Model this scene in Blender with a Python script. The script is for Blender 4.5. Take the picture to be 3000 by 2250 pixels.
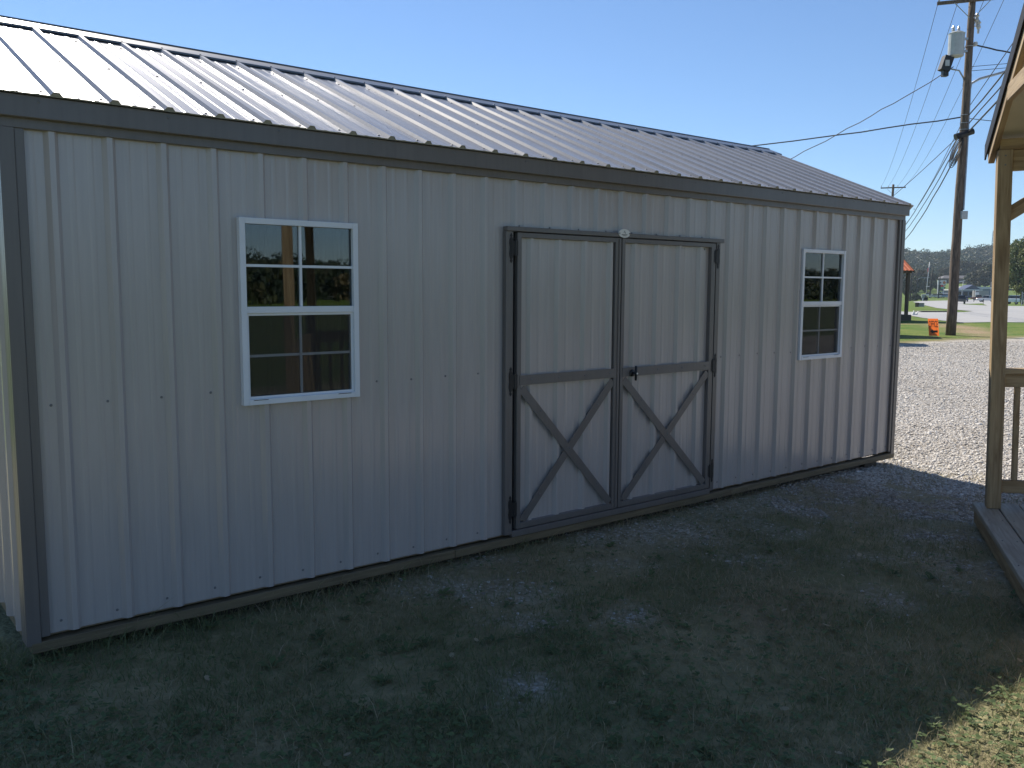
import bpy, bmesh, math, random
import numpy as np
from mathutils import Vector, Matrix
random.seed(7); rng = np.random.default_rng(7)
for o in list(bpy.data.objects): bpy.data.objects.remove(o)
S = bpy.context.scene
COL = S.collection
# ------------------------------------------------------------------ camera
CAM = Vector((-0.8834, -4.1725, 1.5135))
cr, cu, cf = Vector((0.7769445, -0.6295492, 0.0049979)), Vector((0.0637559, 0.0865759, 0.9942031)), Vector((0.6263325, 0.7721220, -0.1074022))
cd = bpy.data.cameras.new('camera'); cam = bpy.data.objects.new('camera', cd); COL.objects.link(cam)
cd.sensor_width = 36; cd.lens = 31.069; cd.clip_start = 0.05; cd.clip_end = 6000
m3 = Matrix((cr, cu, -cf)).transposed()
cam.matrix_world = Matrix.Translation(CAM) @ m3.to_4x4()
S.camera = cam
# ------------------------------------------------------------------ sky, sun, exposure
SUN = Vector((0.16, 1.0, 0.925)).normalized()
elev = math.asin(SUN.z); azim = math.atan2(SUN.x, SUN.y)
w = bpy.data.worlds.new('World'); S.world = w; w.use_nodes = True
nt = w.node_tree
sky = nt.nodes.new('ShaderNodeTexSky'); sky.sky_type = 'NISHITA'; sky.sun_disc = False
sky.sun_elevation = elev; sky.sun_rotation = azim
sky.altitude = 200; sky.air_density = 0.9; sky.dust_density = 0.0; sky.ozone_density = 6.0
bg = nt.nodes['Background']; bg.inputs[1].default_value = 0.096
nt.links.new(sky.outputs[0], bg.inputs[0])
sl = bpy.data.lights.new('sun', 'SUN'); sl.energy = 5.0; sl.angle = math.radians(0.53); sl.color = (1.0, 0.93, 0.83)
so = bpy.data.objects.new('sun', sl); COL.objects.link(so); so.location = (3, 30, 25)
so.rotation_euler = SUN.to_track_quat('Z', 'Y').to_euler()
S.view_settings.view_transform = 'Standard'; S.view_settings.look = 'None'
S.view_settings.exposure = 0.5; S.view_settings.gamma = 1.0

# ------------------------------------------------------------------ helpers
WL = {}
def tag(o, label=None, cat=None, group=None, kind=None):
    if label: o['label'] = label
    if cat: o['category'] = cat
    if group: o['group'] = group
    if kind: o['kind'] = kind
    return o
def empty(name, loc, label, cat, group=None):
    o = bpy.data.objects.new(name, None); COL.objects.link(o); o.location = loc
    o.empty_display_size = 0.2
    WL[o.name] = Vector(loc); return tag(o, label, cat, group)
def link(name, me, mat, parent=None, origin=None):
    o = bpy.data.objects.new(name, me); COL.objects.link(o)
    if mat is not None and not me.materials: me.materials.append(mat)
    po = WL[parent.name] if parent else Vector((0, 0, 0))
    if parent: o.parent = parent
    og = Vector(origin) if origin is not None else po
    o.location = og - po
    WL[o.name] = og
    return o
class MB:
    def __init__(s): s.v = []; s.f = []
    def add(s, vs, fs):
        n = len(s.v); s.v += [tuple(p) for p in vs]; s.f += [tuple(i + n for i in q) for q in fs]; return s
    def box(s, x0, x1, y0, y1, z0, z1):
        vs = [(x, y, z) for z in (z0, z1) for y in (y0, y1) for x in (x0, x1)]
        return s.add(vs, [(0, 2, 3, 1), (4, 5, 7, 6), (0, 1, 5, 4), (2, 6, 7, 3), (0, 4, 6, 2), (1, 3, 7, 5)])
    def obox(s, c, ax, ay, az, hx, hy, hz):
        c = Vector(c); ax, ay, az = Vector(ax) * hx, Vector(ay) * hy, Vector(az) * hz
        vs = [c + ax * i + ay * j + az * k for k in (-1, 1) for j in (-1, 1) for i in (-1, 1)]
        return s.add(vs, [(0, 2, 3, 1), (4, 5, 7, 6), (0, 1, 5, 4), (2, 6, 7, 3), (0, 4, 6, 2), (1, 3, 7, 5)])
    def tube(s, pts, r, n=6, cap=True):
        pts = [Vector(p) for p in pts]; rs = r if isinstance(r, (list, tuple)) else [r] * len(pts)
        rings = []
        for i, p in enumerate(pts):
            t = (pts[min(i + 1, len(pts) - 1)] - pts[max(i - 1, 0)]).normalized()
            a = t.orthogonal().normalized() if abs(t.z) > 0.99 else Vector((0, 0, 1)).cross(t).normalized()
            b = t.cross(a)
            rings.append([p + (a * math.cos(2 * math.pi * k / n) + b * math.sin(2 * math.pi * k / n)) * rs[i] for k in range(n)])
        vs = [q for R in rings for q in R]
        fs = [(i * n + k, i * n + (k + 1) % n, (i + 1) * n + (k + 1) % n, (i + 1) * n + k) for i in range(len(pts) - 1) for k in range(n)]
        if cap: fs += [tuple(range(n))[::-1], tuple((len(pts) - 1) * n + k for k in range(n))]
        return s.add(vs, fs)
    def prism(s, poly, a, b):
        """poly: list of 3D points (planar), extruded by vector b-a offset"""
        d = Vector(b) - Vector(a); n = len(poly)
        vs = [Vector(p) for p in poly] + [Vector(p) + d for p in poly]
        fs = [tuple(range(n))[::-1], tuple(range(n, 2 * n))] + [(i, (i + 1) % n, (i + 1) % n + n, i + n) for i in range(n)]
        return s.add(vs, fs)
    def build(s, name, mat, parent=None, origin=None, smooth=False, bevel=0):
        og = Vector(origin) if origin is not None else (WL[parent.name] if parent else Vector((0, 0, 0)))
        me = bpy.data.meshes.new(name)
        me.from_pydata([Vector(p) - og for p in s.v], [], s.f); me.update()
        if bevel or smooth is None:
            pass
        bm = bmesh.new(); bm.from_mesh(me); bmesh.ops.recalc_face_normals(bm, faces=bm.faces)
        if bevel: bmesh.ops.bevel(bm, geom=bm.edges[:], offset=bevel, segments=1, affect='EDGES', profile=0.5)
        bm.to_mesh(me); bm.free()
        if smooth: me.polygons.foreach_set('use_smooth', [True] * len(me.polygons))
        return link(name, me, mat, parent, og)
def np_mesh(name, V, Fq, mat, attrs=None, parent=None, kind=None, smooth=False):
    """V (n,3) array, Fq (m,k) int array"""
    me = bpy.data.meshes.new(name); n, m, k = len(V), len(Fq), Fq.shape[1]
    me.vertices.add(n); me.vertices.foreach_set('co', np.ascontiguousarray(V, dtype=np.float32).ravel())
    me.loops.add(m * k); me.loops.foreach_set('vertex_index', np.ascontiguousarray(Fq, dtype=np.int32).ravel())
    me.polygons.add(m); me.polygons.foreach_set('loop_start', np.arange(0, m * k, k, dtype=np.int32))
    try: me.polygons.foreach_set('loop_total', np.full(m, k, dtype=np.int32))
    except Exception: pass
    for an, av in (attrs or {}).items():
        a = me.attributes.new(an, 'FLOAT', 'POINT'); a.data.foreach_set('value', np.ascontiguousarray(av, dtype=np.float32))
    me.update(calc_edges=True); me.validate()
    if smooth: me.polygons.foreach_set('use_smooth', [True] * len(me.polygons))
    o = link(name, me, mat, parent)
    if kind: o['kind'] = kind
    return o

# ------------------------------------------------------------------ materials
MATS = {}
def nodes(name):
    m = bpy.data.materials.new(name); m.use_nodes = True
    t = m.node_tree; b = t.nodes['Principled BSDF']; MATS[name] = m
    return m, t, b
def N(t, typ, **kw):
    n = t.nodes.new(typ)
    for k, v in kw.items():
        if k == 'inp':
            for kk, vv in v.items(): n.inputs[kk].default_value = vv
        else: setattr(n, k, v)
    return n
def ramp(t, fac, stops):
    r = t.nodes.new('ShaderNodeValToRGB'); e = r.color_ramp.elements
    while len(e) < len(stops): e.new(0.5)
    for i, (p, c) in enumerate(stops): e[i].position = p; e[i].color = (c[0], c[1], c[2], 1) if not isinstance(c, float) else (c, c, c, 1)
    t.links.new(fac, r.inputs[0]); return r
def coords(t, scale=(1, 1, 1), src='Object'):
    c = N(t, 'ShaderNodeTexCoord'); mp = N(t, 'ShaderNodeMapping'); mp.inputs['Scale'].default_value = scale
    t.links.new(c.outputs[src], mp.inputs[0]); return mp.outputs[0]
def noise(t, vec, scale, detail=4, rough=0.55):
    n = N(t, 'ShaderNodeTexNoise', inp={'Scale': scale, 'Detail': detail, 'Roughness': rough}); t.links.new(vec, n.inputs['Vector']); return n
def bump(t, h, strength, dist, b, prev=None):
    n = N(t, 'ShaderNodeBump', inp={'Strength': strength, 'Distance': dist}); t.links.new(h, n.inputs['Height'])
    if prev is not None: t.links.new(prev, n.inputs['Normal'])
    t.links.new(n.outputs[0], b.inputs['Normal']); return n.outputs[0]
def simple(name, col, rough=0.6, metal=0.0, spec=0.5, var=0.12, vscale=6.0, bmp=0.0, bscale=40.0, coat=0.0):
    m, t, b = nodes(name)
    v = coords(t); n = noise(t, v, vscale, 5)
    c0 = [max(0, x * (1 - var)) for x in col]; c1 = [min(1, x * (1 + var)) for x in col]
    r = ramp(t, n.outputs[0], [(0.3, c0), (0.7, c1)]); t.links.new(r.outputs[0], b.inputs['Base Color'])
    b.inputs['Roughness'].default_value = rough; b.inputs['Metallic'].default_value = metal
    b.inputs['Specular IOR Level'].default_value = spec; b.inputs['Coat Weight'].default_value = coat
    if bmp: bump(t, noise(t, v, bscale, 4).outputs[0], bmp, 0.01, b)
    return m
def painted_metal(name, col, rough, metal=0.0, wav=0.25, spec=0.5, stretch=(1, 1, 0.25), dirt=0.2):
    """painted or zinc-coated sheet steel: slight buckling, faint streaks of dust"""
    m, t, b = nodes(name)
    v = coords(t, stretch); n1 = noise(t, v, 2.3, 3); n2 = noise(t, coords(t, (14, 14, 0.8)), 3.0, 5)
    mx = N(t, 'ShaderNodeMath', operation='ADD'); t.links.new(n1.outputs[0], mx.inputs[0]); t.links.new(n2.outputs[0], mx.inputs[1])
    r = ramp(t, mx.outputs[0], [(0.35, [x * (1 - dirt) for x in col]), (0.65, col)]) if False else ramp(t, n2.outputs[0], [(0.25, [x * (1 - dirt) for x in col]), (0.7, col)])
    t.links.new(r.outputs[0], b.inputs['Base Color'])
    rr = N(t, 'ShaderNodeMapRange', inp={'From Min': 0.3, 'From Max': 0.7, 'To Min': rough * 0.85, 'To Max': rough * 1.2}); t.links.new(n1.outputs[0], rr.inputs[0])
    t.links.new(rr.outputs[0], b.inputs['Roughness']); b.inputs['Metallic'].default_value = metal; b.inputs['Specular IOR Level'].default_value = spec
    bump(t, n1.outputs[0], wav, 0.02, b)
    return m
def wood(name, c_dark, c_light, rough=0.7, streak=1.0):
    m, t, b = nodes(name)
    oi = N(t, 'ShaderNodeObjectInfo'); c = N(t, 'ShaderNodeTexCoord')
    add = N(t, 'ShaderNodeVectorMath', operation='ADD'); cmb = N(t, 'ShaderNodeCombineXYZ')
    ml = N(t, 'ShaderNodeMath', operation='MULTIPLY', inp={1: 37.0}); t.links.new(oi.outputs['Random'], ml.inputs[0])
    for k in range(3): t.links.new(ml.outputs[0], cmb.inputs[k])
    t.links.new(c.outputs['Object'], add.inputs[0]); t.links.new(cmb.outputs[0], add.inputs[1])
    mp = N(t, 'ShaderNodeMapping'); mp.inputs['Scale'].default_value = (0.7, 9, 9); t.links.new(add.outputs[0], mp.inputs[0])
    n1 = noise(t, mp.outputs[0], 4.0, 6, 0.6); n1.inputs['Distortion'].default_value = 0.8
    mp2 = N(t, 'ShaderNodeMapping'); mp2.inputs['Scale'].default_value = (1.6, 6, 6); t.links.new(add.outputs[0], mp2.inputs[0])
    n2 = noise(t, mp2.outputs[0], 1.2, 2)
    r1 = ramp(t, n1.outputs[0], [(0.3, c_dark), (0.68, c_light)])
    r2 = ramp(t, n2.outputs[0], [(0.25, (0.55, 0.48, 0.4)), (0.42, (1, 1, 1))])
    mm = N(t, 'ShaderNodeMix', data_type='RGBA', blend_type='MULTIPLY'); mm.inputs[0].default_value = 0.8 * streak
    t.links.new(r1.outputs[0], mm.inputs[6]); t.links.new(r2.outputs[0], mm.inputs[7])
    t.links.new(mm.outputs[2], b.inputs['Base Color']); b.inputs['Roughness'].default_value = rough
    bump(t, n1.outputs[0], 0.25, 0.004, b)
    return m
M_wall = painted_metal('grey_wall_paint', (0.465, 0.422, 0.400), 0.21, wav=0.10, dirt=0.10, spec=0.65)
M_trim = painted_metal('charcoal_trim_paint', (0.165, 0.147, 0.137), 0.34, wav=0.1, dirt=0.15)
M_roof = painted_metal('zinc_roof_steel', (0.36, 0.352, 0.350), 0.31, metal=0.15, wav=0.15, stretch=(1, 0.25, 0.25))
M_ridge = painted_metal('ridge_cap_steel', (0.17, 0.175, 0.185), 0.33, metal=0.1, wav=0.1, stretch=(0.25, 1, 1))
M_white = simple('white_window_aluminium', (0.74, 0.75, 0.77), 0.4, var=0.04)
M_black = simple('black_iron', (0.012, 0.012, 0.014), 0.5, var=0.2)
M_screw = simple('screw_head', (0.17, 0.165, 0.165), 0.45)
M_timber = wood('treated_base_timber', (0.11, 0.085, 0.05), (0.20, 0.155, 0.09))
M_skid = wood('skid_timber', (0.05, 0.04, 0.028), (0.09, 0.07, 0.05))
M_pine = wood('treated_pine', (0.22, 0.145, 0.072), (0.45, 0.335, 0.188))
M_deck = wood('weathered_deck_pine', (0.27, 0.225, 0.165), (0.44, 0.385, 0.30), streak=0.5)
M_ceil = simple('cream_ceiling_panel', (0.55, 0.52, 0.44), 0.7, var=0.06)
M_darkroof = painted_metal('black_roof_trim', (0.022, 0.022, 0.025), 0.6, spec=0.2)
M_plate = simple('white_enamel', (0.78, 0.76, 0.70), 0.3, var=0.03)
M_interior = simple('plywood_floor', (0.25, 0.19, 0.12), 0.8)
M_conc = simple('concrete_block', (0.22, 0.21, 0.20), 0.9, bmp=0.4)
def glass_mat(name, tint, ior):
    m = bpy.data.materials.new(name); m.use_nodes = True; t = m.node_tree
    for n in list(t.nodes): t.nodes.remove(n)
    out = N(t, 'ShaderNodeOutputMaterial'); mix = N(t, 'ShaderNodeMixShader'); tr = N(t, 'ShaderNodeBsdfTransparent'); gl = N(t, 'ShaderNodeBsdfGlossy')
    fr = N(t, 'ShaderNodeFresnel'); fr.inputs[0].default_value = ior
    tr.inputs[0].default_value = (*tint, 1); gl.inputs[0].default_value = (0.92, 0.96, 1, 1); gl.inputs['Roughness'].default_value = 0.012
    nz = noise(t, coords(t), 1.6, 2); bp = N(t, 'ShaderNodeBump', inp={'Strength': 0.05, 'Distance': 0.01}); t.links.new(nz.outputs[0], bp.inputs['Height'])
    t.links.new(bp.outputs[0], gl.inputs['Normal'])
    t.links.new(fr.outputs[0], mix.inputs[0]); t.links.new(tr.outputs[0], mix.inputs[1]); t.links.new(gl.outputs[0], mix.inputs[2]); t.links.new(mix.outputs[0], out.inputs[0])
    MATS[name] = m; return m
M_glass = glass_mat('window_glass', (0.55, 0.6, 0.6), 1.75)
def screen_mat():
    m = bpy.data.materials.new('insect_screen'); m.use_nodes = True; t = m.node_tree; b = t.nodes['Principled BSDF']
    b.inputs['Base Color'].default_value = (0.05, 0.043, 0.036, 1); b.inputs['Roughness'].default_value = 0.8; b.inputs['Alpha'].default_value = 0.3
    return m
M_screen = screen_mat()
M_carglass = simple('car_glass', (0.015, 0.018, 0.02), 0.08, var=0.05)
M_rubber = simple('tyre_rubber', (0.02, 0.02, 0.02), 0.85)
def leaf_mat(name, stops, trans=0.35, rough=0.55):
    m, t, b = nodes(name)
    a = N(t, 'ShaderNodeAttribute', attribute_name='tint'); r = ramp(t, a.outputs['Fac'], stops)
    t.links.new(r.outputs[0], b.inputs['Base Color']); b.inputs['Roughness'].default_value = rough; b.inputs['Specular IOR Level'].default_value = 0.3
    out = t.nodes['Material Output']; mix = N(t, 'ShaderNodeMixShader', inp={0: trans}); tl = N(t, 'ShaderNodeBsdfTranslucent')
    t.links.new(r.outputs[0], tl.inputs[0]); t.links.new(b.outputs[0], mix.inputs[1]); t.links.new(tl.outputs[0], mix.inputs[2]); t.links.new(mix.outputs[0], out.inputs[0])
    return m
M_grass = leaf_mat('grass_blades', [(0.0, (0.150, 0.185, 0.085)), (0.4, (0.215, 0.240, 0.115)), (0.68, (0.34, 0.295, 0.175)), (1.0, (0.56, 0.46, 0.32))], 0.4)
M_clover = leaf_mat('clover_leaves', [(0.0, (0.09, 0.13, 0.06)), (1.0, (0.19, 0.25, 0.10))], 0.35)
M_tree = leaf_mat('broadleaf_foliage', [(0.0, (0.03, 0.05, 0.016)), (0.6, (0.085, 0.12, 0.034)), (1.0, (0.17, 0.18, 0.06))], 0.3)
M_forest = leaf_mat('forest_foliage', [(0.0, (0.022, 0.040, 0.020)), (0.5, (0.048, 0.072, 0.030)), (0.8, (0.095, 0.105, 0.042)), (1.0, (0.15, 0.115, 0.05))], 0.2)
M_autumn = leaf_mat('autumn_foliage', [(0.0, (0.05, 0.045, 0.025)), (0.5, (0.085, 0.08, 0.04)), (1.0, (0.13, 0.11, 0.06))], 0.2)
M_bark = simple('bark', (0.07, 0.052, 0.038), 0.9, var=0.35, bmp=0.5)
def pole_mat():
    m, t, b = nodes('weathered_pole_wood')
    v = coords(t, (6, 6, 0.5)); n = noise(t, v, 3, 6, 0.65); n2 = noise(t, coords(t, (1, 1, 0.35)), 1.1, 3)
    r = ramp(t, n.outputs[0], [(0.3, (0.045, 0.032, 0.024)), (0.72, (0.24, 0.175, 0.13))]); t.links.new(r.outputs[0], b.inputs['Base Color'])
    b.inputs['Roughness'].default_value = 0.85; bump(t, n.outputs[0], 0.6, 0.02, b); return m
M_pole = pole_mat()
M_darkpole = simple('creosote_pole', (0.030, 0.025, 0.020), 0.9)
M_cable = simple('cable_black', (0.02, 0.02, 0.022), 0.6)
M_zinc = simple('galvanised_steel', (0.42, 0.43, 0.45), 0.45, metal=0.5)
M_trafo = simple('transformer_grey', (0.45, 0.47, 0.48), 0.45)
M_porc = simple('porcelain', (0.55, 0.53, 0.5), 0.25)
M_orange = simple('orange_sign_plastic', (0.85, 0.16, 0.035), 0.5, var=0.05)
def make_translucent(m, col, f):
    t = m.node_tree; b = t.nodes['Principled BSDF']; mx = N(t, 'ShaderNodeMixShader', inp={0: f}); tl = N(t, 'ShaderNodeBsdfTranslucent'); tl.inputs[0].default_value = (*col, 1)
    t.links.new(b.outputs[0], mx.inputs[1]); t.links.new(tl.outputs[0], mx.inputs[2]); t.links.new(mx.outputs[0], t.nodes['Material Output'].inputs[0])
make_translucent(M_orange, (0.9, 0.2, 0.04), 0.55)
M_ink = simple('black_ink', (0.015, 0.013, 0.012), 0.6)
M_oroof = painted_metal('orange_roof_paint', (0.85, 0.24, 0.09), 0.28)
M_brownwood = wood('stained_brown_wood', (0.06, 0.042, 0.03), (0.12, 0.085, 0.06))
M_road = simple('worn_pale_asphalt', (0.36, 0.355, 0.345), 0.85, var=0.1, vscale=0.4, bmp=0.3, bscale=60)
M_asph = simple('dark_asphalt_patch', (0.10, 0.10, 0.105), 0.85, var=0.2, vscale=0.6)
def ground_mat(name, g_stops, tone=((0.62, 0.86, 0.55), (1.25, 1.1, 1.0))):
    m, t, b = nodes(name)
    o = coords(t)
    nA = noise(t, o, 0.55, 6, 0.6); nB = noise(t, o, 7.0, 6, 0.7); nC = noise(t, o, 45, 4, 0.7)
    # soil and thatch between the grass
    g1 = ramp(t, nB.outputs[0], g_stops)
    g2 = ramp(t, nA.outputs[0], [(0.38, tone[0]), (0.62, tone[1])])
    gm = N(t, 'ShaderNodeMix', data_type='RGBA', blend_type='MULTIPLY'); gm.inputs[0].default_value = 1.0
    t.links.new(g1.outputs[0], gm.inputs[6]); t.links.new(g2.outputs[0], gm.inputs[7])
    # bare dirt
    d1 = ramp(t, nB.outputs[0], [(0.3, (0.23, 0.165, 0.095)), (0.75, (0.42, 0.32, 0.20))])
    da = N(t, 'ShaderNodeAttribute', attribute_name='dirt'); mA = N(t, 'ShaderNodeMix', data_type='RGBA')
    t.links.new(da.outputs['Fac'], mA.inputs[0]); t.links.new(gm.outputs[2], mA.inputs[6]); t.links.new(d1.outputs[0], mA.inputs[7])
    # crushed limestone
    vo = N(t, 'ShaderNodeTexVoronoi', inp={'Scale': 38.0, 'Randomness': 1.0}); t.links.new(o, vo.inputs['Vector'])
    hs = N(t, 'ShaderNodeSeparateColor'); t.links.new(vo.outputs['Color'], hs.inputs[0])
    s1 = ramp(t, hs.outputs[0], [(0.0, (0.35, 0.315, 0.265)), (0.5, (0.50, 0.465, 0.415)), (1.0, (0.68, 0.645, 0.595))])
    s2 = ramp(t, vo.outputs['Distance'], [(0.45, (1, 1, 1)), (0.75, (0.45, 0.42, 0.38))])
    sm = N(t, 'ShaderNodeMix', data_type='RGBA', blend_type='MULTIPLY'); sm.inputs[0].default_value = 1.0
    t.links.new(s1.outputs[0], sm.inputs[6]); t.links.new(s2.outputs[0], sm.inputs[7])
    ga = N(t, 'ShaderNodeAttribute', attribute_name='gravel'); mB = N(t, 'ShaderNodeMix', data_type='RGBA')
    t.links.new(ga.outputs['Fac'], mB.inputs[0]); t.links.new(mA.outputs[2], mB.inputs[6]); t.links.new(sm.outputs[2], mB.inputs[7])
    t.links.new(mB.outputs[2], b.inputs['Base Color']); b.inputs['Roughness'].default_value = 0.95; b.inputs['Specular IOR Level'].default_value = 0.2
    inv = N(t, 'ShaderNodeMath', operation='SUBTRACT', inp={0: 1.0}); t.links.new(vo.outputs['Distance'], inv.inputs[1])
    p = bump(t, inv.outputs[0], 0.5, 0.02, b); bump(t, nC.outputs[0], 0.5, 0.02, b, p)
    return m
M_ground = ground_mat('verge_surface', [(0.3, (0.080, 0.125, 0.026)), (0.55, (0.135, 0.185, 0.042)), (0.78, (0.22, 0.215, 0.08))])
M_yard = ground_mat('yard_surface', [(0.3, (0.215, 0.200, 0.120)), (0.55, (0.29, 0.265, 0.16)), (0.78, (0.40, 0.335, 0.22))], ((0.75, 0.82, 0.72), (1.15, 1.08, 1.0)))

# ------------------------------------------------------------------ terrain
BW = [-4000, 0, 35, 60, 95, 150, 180, 250, 300, 320, 345, 430, 480, 560, 1250]
BZ = [-.16, -.16, -.16, -.2, -.42, -.87, -1.15, -1.6, -1.75, -1.6, -1.1, 2.6, 5.5, 9, 9]
HW, HL = np.array([0.6299, 0.7767]), np.array([0.7767, -0.6299]); C2 = np.array([-0.8834, -4.1725])
def wl(x, y): dx, dy = np.asarray(x) - C2[0], np.asarray(y) - C2[1]; return dx * HW[0] + dy * HW[1], dx * HL[0] + dy * HL[1]
def gz(x, y): return float(np.interp(wl(x, y)[0], BW, BZ))
def fromwl(W, L): return C2[0] + W * HW[0] + L * HL[0], C2[1] + W * HW[1] + L * HL[1]
ws = [-1200, -300, -60, 0, 12, 24, 35, 47, 60, 77, 95, 120, 150, 180, 215, 250, 275, 300, 320, 345, 385, 430, 480, 560, 800, 1250]
ls = [-1200, -500, -200, -100, -50, -25, 0, 20, 40, 60, 80, 100, 130, 160, 200, 260, 350, 500, 800, 1300]
V = []; A, Bn = len(ws), len(ls)
for W in ws:
    for L in ls:
        x, y = fromwl(W, L); V.append((x, y, float(np.interp(W, BW, BZ)) - 0.02))
Fq = np.array([(i * Bn + j, i * Bn + j + 1, (i + 1) * Bn + j + 1, (i + 1) * Bn + j) for i in range(A - 1) for j in range(Bn - 1)])[:, ::-1]
tag(np_mesh('ground', np.array(V), Fq, M_ground), kind='structure')
def vnoise(x, y, s, seed=0):
    r = np.random.default_rng(seed); T = r.random((64, 64)); u, v = x * s + 31.7 * seed, y * s + 17.3 * seed
    i, j = np.floor(u).astype(int), np.floor(v).astype(int); a, b = u - i, v - j; a, b = a * a * (3 - 2 * a), b * b * (3 - 2 * b)
    g = lambda p, q: T[p % 64, q % 64]
    return (g(i, j) * (1 - a) + g(i + 1, j) * a) * (1 - b) + (g(i, j + 1) * (1 - a) + g(i + 1, j + 1) * a) * b
def fbm(x, y, s, seed=0): return (vnoise(x, y, s, seed) + 0.5 * vnoise(x, y, 2.1 * s, seed + 1) + 0.25 * vnoise(x, y, 4.3 * s, seed + 2)) / 1.75
def sstep(a, b, x): t = np.clip((x - a) / (b - a), 0, 1); return t * t * (3 - 2 * t)
GSPOTS = [(2.25, -0.02, .22, .10, .7), (1.80, -0.27, .30, .09, .8), (2.05, -0.50, .26, .10, .8), (1.88, -0.87, .22, .07, .7), (1.37, -1.45, .13, .085, 1.0), (2.35, -1.13, .16, .08, .8),
          (3.30, -0.10, .45, .16, .9), (3.75, -0.28, .5, .2, .9), (3.62, -1.87, .13, .11, .8), (4.59, -1.81, .2, .08, .8), (5.05, -1.42, .4, .12, .9), (3.66, -0.95, .35, .10, .75), (2.9, -0.55, .3, .08, .6), (4.2, -1.35, .3, .07, .55)]
def gravel_field(x, y):
    """0..1 share of crushed stone at the surface of the yard"""
    n = fbm(x, y, 0.9, 3); n2 = fbm(x, y, 3.4, 9); n3 = fbm(x, y, 9.0, 19)
    far = sstep(4.3, 6.2, x + 2.2 * (n - 0.5) + 0.9 * (y + 0.8))
    wx, wy = x + 0.30 * (n2 - 0.5), y + 0.22 * (n3 - 0.5)
    g = far * (0.30 + 0.70 * sstep(0.36, 0.6, n2))
    for (a, b, ra, rb, k) in GSPOTS:
        e = ((wx - a) * 0.777 - (wy - b) * 0.63) / ra, ((wx - a) * 0.63 + (wy - b) * 0.777) / (rb * 1.8)
        g = np.maximum(g, 0.72 * k * np.exp(-(e[0] ** 2 + e[1] ** 2)) * (0.55 + 0.9 * n3))
    g = np.maximum(g, 0.45 * sstep(2.5, 5.0, x) * sstep(0.56, 0.68, n2))
    return np.clip(np.where(x > 7.6, 1.0, g), 0, 1)
def dirt_field(x, y): return np.clip(sstep(0.5, 0.75, fbm(x, y, 1.4, 21)) * 0.55 * sstep(1.0, 3.0, x), 0, 1)
def mound(x, y): return 0.05 * np.exp(-(np.minimum(y - 0.1, 0) / 0.45) ** 2) * sstep(-1.2, -0.3, x) * (1 - sstep(6.6, 7.6, x)) * (1 - sstep(0.5, 1.5, y))
def patch(name, x0, x1, y0, y1, st, lift, gf, df, bumpy=0.0, mat=None):
    xs, ys = np.arange(x0, x1 + st / 2, st), np.arange(y0, y1 + st / 2, st); X, Y = np.meshgrid(xs, ys, indexing='ij'); X, Y = X.ravel(), Y.ravel()
    Z = np.interp(wl(X, Y)[0], BW, BZ) + lift + bumpy * (fbm(X, Y, 1.7, 5) - 0.5) + (mound(X, Y) if bumpy else 0)
    n, k = len(xs), len(ys); I, J = np.meshgrid(np.arange(n - 1), np.arange(k - 1), indexing='ij'); b = (I * k + J).ravel()
    Fp = np.stack([b, b + k, b + k + 1, b + 1], 1)
    return tag(np_mesh(name, np.stack([X, Y, Z], 1), Fp, mat or M_ground, {'gravel': gf(X, Y) * np.where((X < 6.6) & (name == 'yard'), 0.75, 1.0), 'dirt': df(X, Y)}, smooth=True), kind='structure')
patch('yard', -7, 14, -10, 6, 0.07, 0.0, gravel_field, dirt_field, 0.03, M_yard)
def edgeW(L): return 28 + (L - 12.3) * 0.645
def lot_gravel(x, y):
    W, L = wl(x, y); return 1 - sstep(-0.35, 0.35, W - edgeW(L) + 1.6 * (fbm(x, y, 0.8, 4) - 0.5))
def lot_dirt(x, y):
    W, L = wl(x, y); e = W - edgeW(L); n = fbm(x, y, 0.45, 12)
    rim = 0.8 * np.exp(-((e - 0.4) / 0.7) ** 2)
    # worn track crossing the grass from the drive down to the gravel
    tr = np.exp(-((L - (22.0 - 0.0 * W) - (33.0 - W) * 0.12) / (0.5 + 0.5 * n)) ** 2)
    path = np.zeros_like(x)
    pts = [(45.5, 17.9), (41.5, 14.8), (37.5, 12.6), (33.8, 10.3), (34.5, 8.9)]
    for (xa, ya), (xb, yb) in zip(pts[:-1], pts[1:]):
        dx, dy = xb - xa, yb - ya; tt = np.clip(((x - xa) * dx + (y - ya) * dy) / (dx * dx + dy * dy), 0, 1)
        d = np.hypot(x - xa - tt * dx, y - ya - tt * dy); path = np.maximum(path, np.exp(-(d / (0.55 + 0.7 * n)) ** 2))
    worn = sstep(0.58, 0.75, fbm(x, y, 0.3, 33)) * 0.6 * (W < 60)
    return np.clip(np.maximum.reduce([rim, path, worn]) * (0.55 + 0.9 * (n - 0.2)), 0, 1)
patch('verge', 14.0, 66, -14, 34, 0.3, -0.006, lot_gravel, lot_dirt, 0.0)
def sheet(name, poly, lift, mat):
    bm = bmesh.new(); bm.faces.new([bm.verts.new((x, y, 0)) for x, y in poly])
    for W in BW[1:-1]:
        x, y = fromwl(W, 0)
        bmesh.ops.bisect_plane(bm, geom=bm.verts[:] + bm.edges[:] + bm.faces[:], plane_co=(x, y, 0), plane_no=(HW[0], HW[1], 0))
    for v in bm.verts: v.co.z = gz(v.co.x, v.co.y) + lift
    bmesh.ops.triangulate(bm, faces=bm.faces); bmesh.ops.recalc_face_normals(bm, faces=bm.faces)
    if sum(f.normal.z for f in bm.faces) < 0: bmesh.ops.reverse_faces(bm, faces=bm.faces)
    me = bpy.data.meshes.new(name); bm.to_mesh(me); bm.free(); return tag(link(name, me, mat), kind='structure')
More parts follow.
